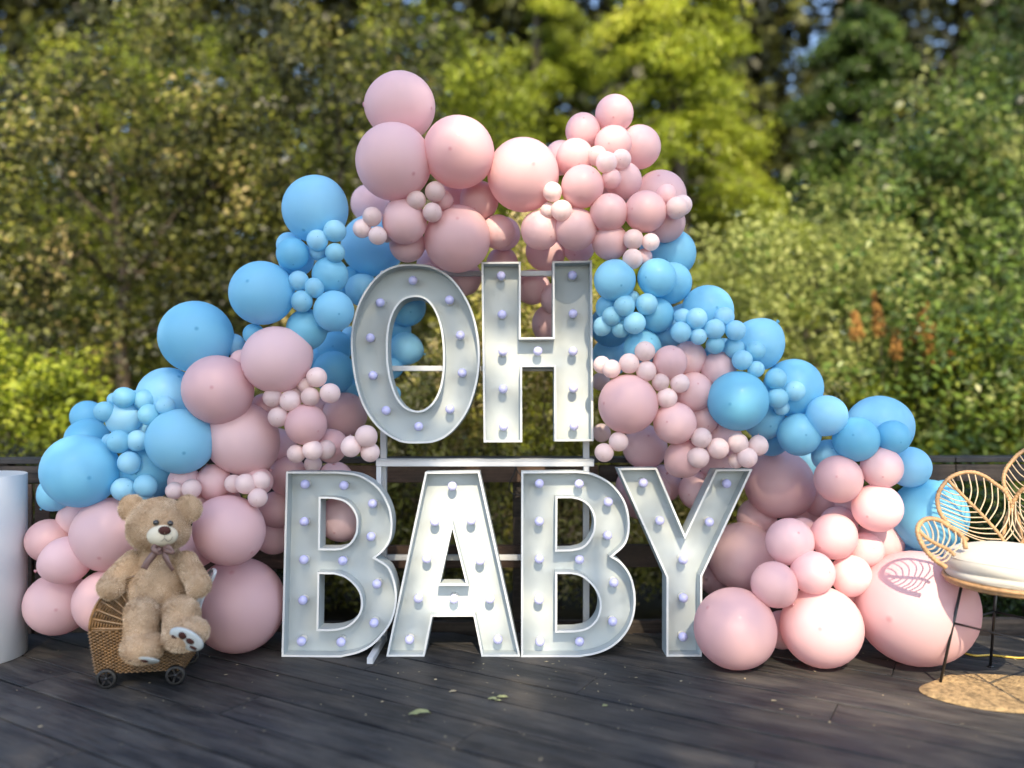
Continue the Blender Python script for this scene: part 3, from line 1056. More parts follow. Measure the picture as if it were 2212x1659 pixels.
# ------------------------------------------------------------------ wicker wagon
def build_wagon():
    yaw = R(9)
    D0 = 4.78
    c0 = G(302, 1460)
    cx, cyy = -2.179, 4.80
    w = empty('wicker_wagon', (cx, cyy, 0))
    w.rotation_euler = (0, 0, yaw)
    tag(w, 'brown woven wicker wagon with black wheels, carrying the teddy bear', 'wagon')
    W, Dp = 0.54, 0.34            # width and depth at the rim
    zb, zt = 0.075, 0.325
    taper = 0.87

    def half(t):   # t 0 bottom .. 1 top
        k = taper + (1 - taper) * t
        return W / 2 * k, Dp / 2 * (0.92 + 0.08 * t)
    # lining
    mb = MB()
    for t0, t1 in ((0, 1),):
        a, b = half(0), half(1)
        e = 0.010
        V = [(-a[0] + e, -a[1] + e, zb + .01), (a[0] - e, -a[1] + e, zb + .01), (a[0] - e, a[1] - e, zb + .01), (-a[0] + e, a[1] - e, zb + .01),
             (-b[0] + e, -b[1] + e, zt - .005), (b[0] - e, -b[1] + e, zt - .005), (b[0] - e, b[1] - e, zt - .005), (-b[0] + e, b[1] - e, zt - .005)]
        mb.add(V, [(3, 2, 1, 0), (0, 1, 5, 4), (1, 2, 6, 5), (2, 3, 7, 6), (3, 0, 4, 7)])
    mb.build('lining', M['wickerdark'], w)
    # woven strands
    rows = 27
    wv = MB()
    per = 2 * (W + Dp)
    nst = 60
    for i in range(rows):
        t = (i + 0.5) / rows
        hx, hy = half(t)
        z = zb + (zt - zb) * t
        corners = [(-hx, -hy), (hx, -hy), (hx, hy), (-hx, hy)]
        pts = []
        for s in range(4):
            a, b = Vector(corners[s]), Vector(corners[(s + 1) % 4])
            d = (b - a)
            nn = Vector((d.y, -d.x)).normalized()
            k = 60 if s % 2 == 0 else 36
            for j in range(k):
                u = j / k
                ph = (j % 4) / 4 * 2 * math.pi + (i % 2) * math.pi
                off = 0.0085 * math.sin(ph) + random.uniform(-.0006, .0006)
                p = a + d * u + nn * off
                pts.append((p.x, p.y, z + random.uniform(-.0005, .0005)))
        wv.tube(pts, 0.0048, 4, closed=True, smooth=True)
    tag(wv.build('wicker_weave', M['wicker'], w), kind='stuff')
    # braided rim
    rim = MB()
    hx, hy = half(1)
    for k, (dz, rr) in enumerate(((0.004, 0.008), (0.016, 0.006))):
        cs = [(-hx, -hy), (hx, -hy), (hx, hy), (-hx, hy)]
        pts = []
        for s in range(4):
            a, b = Vector(cs[s]), Vector(cs[(s + 1) % 4])
            for j in range(12):
                p = a.lerp(b, (j + .3) / 12.6)
                pts.append((p.x, p.y, zt + dz + 0.0015 * math.sin(j * 2.2 + k)))
        rim.tube(pts, rr, 6, closed=True)
    rim.build('rim', M['wicker'], w)
    # fan shaped hood: a quarter dome at the left end, its mouth open to the bear
    hood = MB()
    hx0 = 0.045
    n_u, n_v = 13, 15
    def hp(u, v, k=1.0):
        # u 0..1 from the rim at the left end up to upright, v 0..1 across the depth
        a = R(4) + R(84) * u
        b = (v - 0.5) * R(150)
        rad = 0.305 * k
        y = math.sin(b) / math.sin(R(75)) * Dp / 2 * (1.0 if k > .5 else k)
        prof = math.cos(b) ** 0.28
        return Vector((hx0 - rad * math.cos(a) * (0.86 + .14 * prof), y, zt + 0.01 + rad * math.sin(a) * prof))
    V = [hp(u / (n_u - 1), v / (n_v - 1)) for u in range(n_u) for v in range(n_v)]
    F = [(u * n_v + v, (u + 1) * n_v + v, (u + 1) * n_v + v + 1, u * n_v + v + 1) for u in range(n_u - 1) for v in range(n_v - 1)]
    hood.add(V, F, True)
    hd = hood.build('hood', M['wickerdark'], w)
    hw = MB()
    # ribs: radial stakes on the near and far sides; weave follows arcs
    for side in (-1, 1):
        for i in range(9):
            a = R(2) + R(86) * i / 8
            p0 = Vector((hx0 - 0.03 * math.cos(a), side * (Dp / 2 + 0.004), zt + 0.008 + 0.03 * math.sin(a)))
            p1 = Vector((hx0 - 0.298 * math.cos(a), side * (Dp / 2 + 0.002), zt + 0.008 + 0.298 * math.sin(a)))
            hw.tube([p0.lerp(p1, k / 5) + Vector((0, side * 0.006 * math.sin(k / 5 * math.pi), 0)) for k in range(6)], 0.0075, 6)
        for j in range(34):
            rad = 0.045 + 0.256 * j / 33
            pts = []
            n = 34
            for k in range(n + 1):
                a = R(0) + R(90) * k / n
                off = 0.0055 * math.sin(k / n * 8 * math.pi + (j % 2) * math.pi)
                pts.append((hx0 - rad * math.cos(a), side * (Dp / 2 + 0.001) + off * side, zt + 0.008 + rad * math.sin(a) + random.uniform(-.0006, .0006)))
            hw.tube(pts, 0.0038, 4)
    for j in range(36):   # weave over the rounded back
        u = j / 35
        pts = [hp(u, v / 20, 1.02) + Vector((0, 0, 0.004 * ((v + j) % 2))) for v in range(21)]
        hw.tube(pts, 0.0042, 4)
    tag(hw.build('hood_weave', M['wicker'], w), kind='stuff')
    edge = MB()
    edge.tube([hp(u / 16, 0.5, 1.03) if False else Vector((hx0 - 0.308 * math.cos(R(90) * u / 16), -Dp / 2 - 0.003, zt + 0.008 + 0.308 * math.sin(R(90) * u / 16))) for u in range(17)], 0.008, 6)
    edge.build('hood_edge', M['wicker'], w)
    # chassis and wheels
    ch = MB()
    ch.box((0, 0, 0.068), (0.44, 0.22, 0.012))
    for x in (-0.17, 0.205):
        ch.tube([(x, -0.16, 0.056), (x, 0.16, 0.056)], 0.006, 8)
    ch.build('chassis', M['black'], w)
    tyre = MB()
    tyre.lathe([(0.040, -0.014), (0.052, -0.015), (0.056, -0.010), (0.056, 0.010), (0.052, 0.015), (0.040, 0.014), (0.040, -0.014)], seg=36, axis=(0, 1, 0))
    tyre_me = tyre.mesh('tyre'); tyre_me.materials.append(M['tyre'])
    hub = MB()
    hub.lathe([(0, -0.013), (0.010, -0.013), (0.011, 0.010), (0, 0.012)], seg=16, axis=(0, 1, 0))
    for k in range(5):
        a = 2 * math.pi * k / 5 + .3
        m = Matrix.Rotation(-a, 3, 'Y')
        hub.box(m @ Vector((0.025, 0, 0)), (0.034, 0.012, 0.011), rot=m)
    hub.lathe([(0, -0.0155), (0.0035, -0.0150), (0.0035, -0.012)], seg=8, axis=(0, 1, 0))
    hub_me = hub.mesh('hub'); hub_me.materials.append(M['black'])
    for x in (-0.17, 0.205):
        for y in (-0.178, 0.178):
            wh = obj('wheel', tyre_me, None, w, (x, y, 0.056))
            wh.rotation_euler = (0, random.uniform(0, 3), 0)
            obj('hub', hub_me, None, wh)
    # push handle: a bent tube at the right end
    hd = MB()
    inv = w.matrix_basis.inverted() if False else None
    def Lc(p):
        q = Vector(p) - Vector((cx, cyy, 0))
        return Matrix.Rotation(-yaw, 3, 'Z') @ q
    pts = [P(428, 1345, 4.78), P(431, 1312, 4.78), P(441, 1284, 4.78), P(456, 1256, 4.78), P(464, 1237, 4.79), P(462, 1231, 4.84), P(456, 1233, 4.93), P(449, 1247, 5.0), P(436, 1276, 5.02), P(424, 1310, 5.02), P(420, 1345, 5.02)]
    hd.tube([Lc(p) for p in catmull(pts, False, 5)], 0.0115, 10)
    hd.build('push_handle', M['cane'], w)
    return w


build_wagon()


# ------------------------------------------------------------------ teddy bear
def ellipsoid(bm, c, rx, ry, rz, rot=None, seg=24):
    m = Matrix.Translation(c) @ (rot.to_4x4() if rot is not None else Matrix.Identity(4)) @ Matrix.Diagonal((rx, ry, rz, 1))
    bmesh.ops.create_uvsphere(bm, u_segments=seg, v_segments=seg // 2, radius=1.0, matrix=m)


def capsule(bm, a, b, ra, rb, n=7):
    a, b = Vector(a), Vector(b)
    for i in range(n):
        t = i / (n - 1)
        r = ra + (rb - ra) * t
        ellipsoid(bm, a.lerp(b, t), r, r, r, seg=16)


def build_bear():
    D = 4.74
    s = D / FPX     # metres per view pixel at the bear
    base = P(342, 1340, D)
    t = empty('teddy_bear', base)
    tag(t, 'large tan plush teddy bear with a mauve ribbon bow, sitting in the wicker wagon', 'teddy bear')
    bm = bmesh.new()

    def Q(x, y, d): return P(x, y, d) - base
    # head
    ellipsoid(bm, Q(342, 1132, D - 0.02), 64 * s, 60 * s, 56 * s)
    ellipsoid(bm, Q(317, 1148, D - 0.02), 38 * s, 48 * s, 38 * s)
    ellipsoid(bm, Q(369, 1148, D - 0.02), 39 * s, 48 * s, 38 * s)
    ellipsoid(bm, Q(350, 1150, D - 0.12), 38 * s, 30 * s, 30 * s)
    # ears
    for (x, y, rz) in ((283, 1097, 0.45), (409, 1098, -0.45)):
        rot = Matrix.Rotation(rz, 3, 'Y')
        ellipsoid(bm, Q(x, y, D - 0.02), 27 * s, 13 * s, 30 * s, rot)
    # torso
    ellipsoid(bm, Q(343, 1213, D + 0.04), 52 * s, 40 * s, 38 * s)
    ellipsoid(bm, Q(342, 1268, D - 0.01), 65 * s, 60 * s, 62 * s)
    ellipsoid(bm, Q(343, 1305, D + 0.02), 62 * s, 55 * s, 42 * s)
    # arms
    capsule(bm, Q(286, 1212, D - 0.02), Q(243, 1262, D - 0.12), 23 * s, 27 * s)
    ellipsoid(bm, Q(240, 1268, D - 0.14), 28 * s, 26 * s, 26 * s)
    capsule(bm, Q(402, 1212, D - 0.02), Q(427, 1258, D - 0.12), 22 * s, 25 * s)
    ellipsoid(bm, Q(429, 1264, D - 0.14), 25 * s, 24 * s, 26 * s)
    # legs: thighs come forward over the rim, shins hang down
    capsule(bm, Q(318, 1322, D + 0.02), Q(306, 1325, D - 0.20), 36 * s, 34 * s)
    capsule(bm, Q(306, 1328, D - 0.22), Q(304, 1385, D - 0.26), 33 * s, 33 * s)
    ellipsoid(bm, Q(308, 1398, D - 0.30), 42 * s, 42 * s, 32 * s)
    capsule(bm, Q(372, 1322, D + 0.02), Q(394, 1325, D - 0.20), 36 * s, 35 * s)
    capsule(bm, Q(394, 1326, D - 0.22), Q(391, 1362, D - 0.26), 35 * s, 36 * s)
    rot = Matrix.Rotation(R(-14), 3, 'Y')
    ellipsoid(bm, Q(401, 1370, D - 0.30), 47 * s, 38 * s, 33 * s, rot)
    me0 = bpy.data.meshes.new('bear_raw')
    bm.to_mesh(me0)
    bm.free()
    tmp = bpy.data.objects.new('tmp', me0)
    COL.objects.link(tmp)
    rm = tmp.modifiers.new('r', 'REMESH')
    rm.mode = 'VOXEL'
    rm.voxel_size = 0.009
    sm = tmp.modifiers.new('s', 'SMOOTH')
    sm.factor = 0.5
    sm.iterations = 4
    dg = bpy.context.evaluated_depsgraph_get()
    me = bpy.data.meshes.new_from_object(tmp.evaluated_get(dg))
    bpy.data.objects.remove(tmp)
    me.name = 'body'
    me.materials.clear()
    me.shade_smooth()
    body = obj('body', me, M['fur'], t)
    # short curly pile
    nv = len(me.vertices)
    co = np.empty(nv * 3, np.float32); me.vertices.foreach_get('co', co); co = co.reshape(-1, 3)
    me.calc_loop_triangles()
    tri = np.empty(len(me.loop_triangles) * 3, np.int32); me.loop_triangles.foreach_get('vertices', tri); tri = tri.reshape(-1, 3)
    A, B, C = co[tri[:, 0]], co[tri[:, 1]], co[tri[:, 2]]
    cr = np.cross(B - A, C - A)
    ar = np.linalg.norm(cr, axis=1)
    N = 70000
    pick = rng.choice(len(tri), N, p=ar / ar.sum())
    u, v = rng.random((2, N))
    k = u + v > 1
    u[k], v[k] = 1 - u[k], 1 - v[k]
    p = A[pick] + (B - A)[pick] * u[:, None] + (C - A)[pick] * v[:, None]
    n = cr[pick] / ar[pick][:, None]
    # no pile on the muzzle and the soles
    mz = np.array(Q(350.5, 1157, D - 0.20))
    ok = np.linalg.norm((p - mz) / np.array([31 * s, 0.11, 22 * s]), axis=1) > 1
    p, n = p[ok], n[ok]
    N = len(p)
    # clumps: direction varies smoothly over the surface
    ph = p * 42
    flow = np.stack([np.sin(ph[:, 1] * 1.3 + ph[:, 2] * .9 + 2 * np.sin(ph[:, 0] * .7)), np.cos(ph[:, 0] * 1.1 - ph[:, 2]), np.sin(ph[:, 0] * 1.2 + ph[:, 1] - ph[:, 2] * .6) - 0.6], 1)
    dirn = n * 1.0 + flow * 0.42 + rng.normal(0, 0.28, (N, 3))
    dirn /= np.linalg.norm(dirn, axis=1)[:, None]
    L = rng.uniform(0.006, 0.015, N)[:, None]
    side = np.cross(dirn, rng.normal(0, 1, (N, 3)))
    side /= np.linalg.norm(side, axis=1)[:, None]
    wd = 0.0017
    V = np.stack([p - side * wd - n * .002, p + side * wd - n * .002, p + dirn * L], 1).reshape(-1, 3)
    clump = 0.5 + 0.25 * np.sin(ph[:, 0] * .8 + 1.5 * np.sin(ph[:, 2] * .6)) + 0.15 * np.cos(ph[:, 2] * 1.4 + ph[:, 1])
    tint = np.clip(clump + rng.normal(0, 0.14, N), 0, 1)
    fm, nt, b, o = new_mat('tan_plush_pile')
    at = nd(nt, 'ShaderNodeAttribute', attribute_name='tint')
    rp = nd(nt, 'ShaderNodeValToRGB')
    rp.color_ramp.elements[0].color = (0.43, 0.295, 0.18, 1)
    rp.color_ramp.elements[1].color = (0.80, 0.65, 0.48, 1)
    nt.links.new(at.outputs['Fac'], rp.inputs[0])
    nt.links.new(rp.outputs[0], b.inputs['Base Color'])
    b.inputs['Roughness'].default_value = 0.9
    b.inputs['Specular IOR Level'].default_value = 0.1
    tag(obj('fur', quads_mesh('fur', V, tint, fm, 3), None, body), kind='stuff')

    # muzzle, nose, eyes, mouth
    def ell(name, c, rx, ry, rz, mat, rot=None, parent=t, seg=28):
        bm = bmesh.new()
        ellipsoid(bm, Vector((0, 0, 0)), rx, ry, rz, rot, seg)
        me = bpy.data.meshes.new(name)
        bm.to_mesh(me); bm.free()
        me.shade_smooth()
        return obj(name, me, mat, parent, c)
    mu = ell('muzzle', Q(351, 1157, D - 0.185), 31.5 * s, 0.062, 22 * s, M['muzzle'])
    ell('nose', Q(355.5, 1146, D - 0.238) - mu.location, 13 * s, 0.018, 9 * s, M['nose'], parent=mu)
    for (x, y) in ((337, 1129), (368, 1130.5)):
        ell('eye', Q(x, y, D - 0.188), 6 * s, 0.014, 6 * s, M['eye'], seg=20)
    th = MB()
    m1 = [Q(355.5, 1150, D - 0.254), Q(355.3, 1162, D - 0.251)]
    th.tube(m1, 0.0017, 5)
    sm1 = catmull([Q(337, 1162, D - 0.226), Q(342, 1167, D - 0.236), Q(349, 1169, D - 0.242), Q(355.3, 1163, D - 0.250), Q(361, 1169, D - 0.241), Q(368, 1167.5, D - 0.233), Q(373, 1160, D - 0.228)], False, 4)
    th.tube(sm1, 0.0017, 5)
    th.build('mouth_stitch', M['thread'], mu, local=mu.location)

    # soles
    def sole(cx_, cy_, dep, rx, rz, tilt_x, roll, spots):
        e = empty('sole', Q(cx_, cy_, dep))
        e.parent = t
        rotm = (Matrix.Rotation(roll, 4, 'Y') @ Matrix.Rotation(tilt_x, 4, 'X'))
        e.rotation_euler = rotm.to_euler()
        mb = MB()
        mb.lathe([(0, 0.010), (0.5, 0.009), (0.8, 0.006), (0.95, 0.001), (1.0, -0.006), (0, -0.012)], seg=32)
        me = mb.mesh('sole_patch')
        for v in me.vertices:
            v.co = Vector((v.co.x * rx, -v.co.z, v.co.y * rz))
        me.flip_normals()
        so = obj('sole_patch', me, M['pad'], e)
        for (x, z, a, b_, ro) in spots:
            mb = MB()
            mb.lathe([(0, 0.0035), (0.9, 0.0030), (1.0, -0.004)], seg=20)
            me = mb.mesh('toe_spot')
            for v in me.vertices:
                q = Matrix.Rotation(ro, 3, 'Y') @ Vector((v.co.x * a, 0, v.co.y * b_))
                v.co = Vector((q.x, -v.co.z, q.z))
            me.flip_normals()
            obj('toe_spot', me, M['nose'], e, (x, -0.0105, z))
    # right foot of the picture: sole turned to the viewer and down
    sole(402, 1382, D - 0.392, 0.100, 0.070, R(24), R(24), [(-0.022, 0.026, 0.024, 0.024, 0), (0.026, 0.012, 0.025, 0.020, 0), (-0.055, -0.012, 0.026, 0.011, 0.3), (0.052, -0.022, 0.022, 0.010, 0.1)])
    sole(307, 1427, D - 0.352, 0.092, 0.066, R(58), R(2), [(-0.035, 0.030, 0.025, 0.020, 0), (0.022, 0.030, 0.024, 0.020, 0)])

    # ribbon bow
    rb = empty('ribbon_bow', Q(347, 1186, D - 0.20))
    rb.parent = t

    def strip(name, pts, widths, parent, twist=0.0):
        pts = catmull(pts, False, 5)
        n = len(pts)
        V, F = [], []
        for i, p in enumerate(pts):
            tt = i / (n - 1)
            wdt = np.interp(tt, np.linspace(0, 1, len(widths)), widths)
            a = pts[min(i + 1, n - 1)] - pts[max(i - 1, 0)]
            a.normalize()
            sd = a.cross(Vector((math.sin(twist * tt) * .6, -1, math.sin(twist * tt) * .3))).normalized()
            for j in range(4):
                q = p + sd * wdt * (j / 3 - 0.5) + Vector((0, 0.004 * math.sin(j * 1.6 + tt * 5), 0))
                V.append(q)
        for i in range(n - 1):
            for j in range(3):
                F.append((i * 4 + j, i * 4 + j + 1, (i + 1) * 4 + j + 1, (i + 1) * 4 + j))
        me = mesh_from(name, V, F, True)
        o = obj(name, me, M['ribbon'], parent)
        sl = o.modifiers.new('t', 'SOLIDIFY')
        sl.thickness = 0.0015
        return o
    def q(x, y, d): return Q(x, y, d) - rb.location
    strip('ribbon_tail', [q(345, 1186, D - .20), q(332, 1198, D - .215), q(320, 1212, D - .225), q(311, 1229, D - .23)], [0.02, 0.040, 0.040, 0.036], rb, 1.2)
    strip('ribbon_tail', [q(352, 1186, D - .20), q(357, 1202, D - .215), q(364, 1218, D - .225), q(374, 1232, D - .225)], [0.02, 0.045, 0.042, 0.036], rb, -1.4)
    strip('ribbon_loop', [q(347, 1187, D - .205), q(337, 1180, D - .225), q(333, 1188, D - .235), q(343, 1194, D - .23), q(348, 1188, D - .21)], [0.018, 0.034, 0.036, 0.03, 0.018], rb, 1.0)
    strip('ribbon_loop', [q(349, 1187, D - .205), q(362, 1181, D - .22), q(374, 1194, D - .225), q(360, 1191, D - .225), q(350, 1188, D - .21)], [0.018, 0.030, 0.022, 0.028, 0.018], rb, -1.0)
    kn = ell('knot', Vector((0, -0.018, 0)), 0.014, 0.012, 0.015, M['ribbon'], parent=rb, seg=14)
    return t


build_bear()


# ------------------------------------------------------------------ rattan chair with leaf shaped backs
def build_chair():
    C0 = Vector((2.86, 4.57, 0))
    ch = empty('rattan_chair', C0)
    tag(ch, 'rattan chair with leaf shaped back panels, white round cushion and thin black legs', 'chair')
    SR = 0.345
    zs = 0.612

    def petal(rim_px, rib_px, dfun, ribs, mirror=False, closed_rim=False, rr=0.0125, nrib=11):
        e = empty('leaf_panel', (0, 0, 0))
        e.parent = ch
        rim = [P(x, y, dfun(x, y)) - C0 for x, y in rim_px]
        mid = [P(x, y, dfun(x, y) - 0.012) - C0 for x, y in rib_px]
        if mirror:
            # mirror across the chair's own plane of symmetry
            pn = Vector((0.87, -0.5, 0)).normalized()
            rim = [p - pn * 2 * p.dot(pn) for p in rim]
            mid = [p - pn * 2 * p.dot(pn) for p in mid]
        rimc = catmull(rim, False, 9)
        midc = catmull(mid, False, 9)
        mb = MB()
        mb.tube(rimc, [rr * (1.0 + 0.13 * math.sin(i * 2.1)) for i in range(len(rimc))], 8)
        mb.build('rim', M['rattan'], e)
        mb = MB()
        mb.tube(midc, [rr * 0.8 * (1.0 + 0.12 * math.sin(i * 2.4)) for i in range(len(midc))], 8)
        mb.build('midrib', M['rattan'], e)
        # ribs fan from the midrib to both edges of the rim
        n = len(rimc)
        tipi = min(range(n), key=lambda i: (rimc[i] - midc[0]).length)
        base = midc[-1]
        sides = (rimc[:tipi + 1][::-1], rimc[tipi:])
        for sd in sides:
            m = len(sd)
            for k in range(1, nrib + 1):
                tt = k / (nrib + 1)
                a = midc[int(min(0.97, tt * 0.95 + 0.06) * (len(midc) - 1))]
                b = sd[int(min(0.98, max(0.03, tt * 0.92 - 0.01)) * (m - 1))]
                mid_ = a.lerp(b, 0.55) + (base - midc[0]).normalized() * (a - b).length * 0.14
                mb = MB()
                mb.tube(catmull([a, mid_, b], False, 5), 0.0042, 6)
                mb.build('cane', M['rattanthin'], e)
        return e

    rimM = [(2090,1167),(2056.6,1142),(2041.6,1124),(2030,1105.5),(2025,1084),(2028,1064),(2040,1044),(2056.6,1029),(2080,1021),(2103,1020.5),(2126.6,1029),(2148,1044),(2168,1059),(2180,1078),(2190,1100.5),(2201,1130),(2206,1165)]
    ribM = [(2049,1038.5),(2080,1070.5),(2110,1100.5),(2135,1127),(2163,1160),(2172,1180)]
    dM = lambda x, y: 4.86 + (1165 - y) * 0.0007
    petal(rimM, ribM, dM, 11)
    petal(rimM, ribM, dM, 11, mirror=True)
    rimS = [(2044,1226),(2024,1213),(2006.6,1197),(1991.6,1175.5),(1982.5,1150.5),(1985,1134),(1996.6,1123),(2013,1120.5),(2031.6,1125.5),(2051.6,1139),(2071.6,1151),(2082,1166),(2086,1185)]
    ribS = [(1986,1149),(2006.6,1165.5),(2026.6,1177),(2048,1187),(2062,1200)]
    dS = lambda x, y: 4.42 + (x - 1985) * 0.0006 + (1226 - y) * 0.0014
    petal(rimS, ribS, dS, 9, rr=0.0135, nrib=8)
    petal(rimS, ribS, dS, 9, mirror=True, rr=0.0135, nrib=8)
    rimB = [(2203,1160),(2196,1120),(2180,1080),(2170,1052),(2167.5,1034),(2173,1014),(2186.6,995.5),(2203,979),(2225,968),(2248,972),(2270,985),(2288,1004),(2296,1034),(2292,1062),(2280,1092),(2265,1122),(2258,1160)]
    ribB = [(2226,968),(2228,1020),(2230,1080),(2231,1130),(2231,1175)]
    petal(rimB, ribB, lambda x, y: 4.95 + (1165 - y) * 0.0009, 12, nrib=12)
    # seat ring of bound rattan
    mb = MB()
    for zz, rad in ((zs, SR), (zs + 0.018, SR + 0.012)):
        pts = [(rad * math.cos(a), rad * math.sin(a), zz) for a in [2 * math.pi * k / 64 for k in range(64)]]
        mb.tube(pts, [0.0125 + 0.0015 * (k % 2) for k in range(64)], 8, closed=True)
    mb.build('seat_ring', M['rattan'], ch)
    mb = MB()
    mb.lathe([(0, zs + 0.022), (SR, zs + 0.022), (SR, zs + 0.012), (0, zs + 0.012)], seg=48)
    mb.build('seat_base', M['rattanthin'], ch)
    for y in (-0.2, -0.1, 0, 0.1, 0.2):
        pass
    # cushion with piping
    mb = MB()
    z0 = zs + 0.026
    rc = SR + 0.012
    prof = [(0, z0)]
    for (a, zz) in ((0.93, 0.0), (0.985, 0.010), (1.0, 0.022), (1.0, 0.034), (0.985, 0.044), (0.975, 0.049), (0.99, 0.056), (1.005, 0.072), (1.005, 0.092), (0.99, 0.112), (0.93, 0.136), (0.80, 0.156), (0.5, 0.174), (0.2, 0.181), (0, 0.182)):
        prof.append((rc * a, z0 + zz))
    mb.lathe(prof, seg=72)
    me = mb.mesh('cushion')
    for v in me.vertices:   # soft uneven sides
        a = math.atan2(v.co.y, v.co.x)
        rr_ = math.hypot(v.co.x, v.co.y) / rc
        v.co.z += 0.003 * math.sin(a * 5 + 1) * rr_
        v.co.x *= 1 + 0.005 * math.sin(a * 7 + v.co.z * 60)
        v.co.y *= 1 + 0.005 * math.sin(a * 7 + v.co.z * 60)
    cu = obj('cushion', me, M['cushion'], ch)
    mb = MB()
    for zz in (z0 + 0.010, z0 + 0.118):
        pts = [(rc * 0.975 * math.cos(a) * (1 + 0.004 * math.sin(a * 7)), rc * 0.975 * math.sin(a), zz + 0.003 * math.sin(a * 5 + 1)) for a in [2 * math.pi * k / 72 for k in range(72)]]
        mb.tube(pts, 0.0042, 6, closed=True)
    mb.build('piping', M['cushion'], cu)
    # legs
    feet = [Vector((2.483, 4.66, 0)), Vector((2.95, 4.955, 0)), Vector((3.245, 4.49, 0)), Vector((2.78, 4.195, 0))]
    tops = []
    for fpt in feet:
        d = (fpt - C0)
        tp = C0 + d * 0.70 + Vector((0, 0, zs - 0.012))
        tops.append(tp)
        mb = MB()
        mb.tube([fpt + Vector((0, 0, 0.008)) - C0, tp - C0], 0.0085, 10)
        lg = mb.build('leg', M['black'], ch)
        mb = MB()
        mb.lathe([(0, 0), (0.017, 0), (0.018, 0.005), (0.010, 0.010), (0, 0.012)], c=fpt - C0, seg=16)
        mb.build('foot_cap', M['black'], lg)
    mids = [f.lerp(tp, 0.60) for f, tp in zip(feet, tops)]
    for i in range(4):
        mb = MB()
        mb.tube([mids[i] - C0, mids[(i + 1) % 4] - C0], 0.0065, 8)
        mb.build('stretcher', M['black'], ch)
        mb = MB()
        mb.tube([tops[i] - C0 + Vector((0, 0, -.003)), tops[(i + 1) % 4] - C0 + Vector((0, 0, -.003))], 0.0075, 8)
        mb.build('seat_rail', M['black'], ch)


build_chair()


# ------------------------------------------------------------------ jute rug
def build_rug():
    C = Vector((3.03, 4.50, 0))
    n, m = 110, 26
    V, F = [], []

    def edge(a):
        rx, ry = 0.76, 0.30
        r = 1 / math.sqrt((math.cos(a) / rx) ** 2 + (math.sin(a) / ry) ** 2)
        return r * (1 + 0.045 * math.sin(3 * a + .5) + 0.03 * math.sin(5 * a + 2) + 0.012 * math.sin(11 * a))
    for i in range(m + 1):
        t = i / m
        for k in range(n):
            a = 2 * math.pi * k / n
            r = edge(a) * t
            x, y = r * math.cos(a), r * math.sin(a)
            z = 0.014 + 0.006 * math.sin(x * 9 + 1) * math.cos(y * 8) * min(1, t * 1.5)
            z += 0.022 * max(0, 1 - ((a - 2.55) / 0.35) ** 2) * t * t * max(0, math.sin(x * 14 + y * 9))
            z += 0.0025 * math.cos(t * m * math.pi)          # the coiled braid
            z += 0.0016 * math.sin(a * 60 * max(t, .1) + i)
            if i == m: z = 0.002
            V.append((x, y, z))
    for i in range(m):
        for k in range(n):
            k2 = (k + 1) % n
            F.append((i * n + k, (i + 1) * n + k, (i + 1) * n + k2, i * n + k2))
    o = obj('rug', mesh_from('rug', V, F, True), M['jute'])
    o.location = C
    tag(o, 'golden braided jute rug lying rumpled on the deck under the rattan chair', 'rug')


build_rug()

# cord on the deck behind the chair
mb = MB()
cpts = [G(2010, 1392, .008), G(2045, 1397, .008), G(2068, 1406, .008), G(2104, 1416, .008), G(2140, 1415, .008), G(2176, 1419, .008), G(2212, 1421, .008), G(2270, 1412, .008), G(2340, 1418, .008)]
mb.tube(catmull(cpts, False, 6), 0.007, 8)
cd = mb.build('cord', M['cord'])
tag(cd, 'yellow extension cord lying on the deck behind the chair', 'cord')

# black cable hanging behind the letters
mb = MB()
dd = 5.62
mb.tube(catmull([P(1116, 1000, dd), P(1111, 1022, dd), P(1102, 1040, dd), P(1100, 1056, dd), P(1108, 1067, dd), P(1126, 1069, dd), P(1140, 1060, dd), P(1132, 1035, dd), P(1118, 1018, dd), P(1112, 1004, dd)], False, 5), 0.0045, 6)
cb = mb.build('hanging_cable', M['black'])
tag(cb, 'loop of black cable hanging from the shelf between the A and the second B', 'cable')


# ------------------------------------------------------------------ fallen leaves and litter on the deck
def leaf_shape(L, W, curl, seed):
    rnd = random.Random(seed)
    n = 7
    V, F = [], []
    for i in range(n):
        t = i / (n - 1)
        w = W * math.sin(math.pi * min(1, t * 0.96 + .04)) ** 0.7 * (1 + rnd.uniform(-.25, .25)) + 0.001
        z = curl * math.sin(math.pi * t)
        x = (t - .5) * L
        V += [(x, -w / 2, z * 0.4 + rnd.uniform(0, curl * .4)), (x, 0, z), (x, w / 2, z * 0.5 + rnd.uniform(0, curl * .5))]
    for i in range(n - 1):
        for j in range(2):
            F.append((i * 3 + j, (i + 1) * 3 + j, (i + 1) * 3 + j + 1, i * 3 + j + 1))
    return V, F


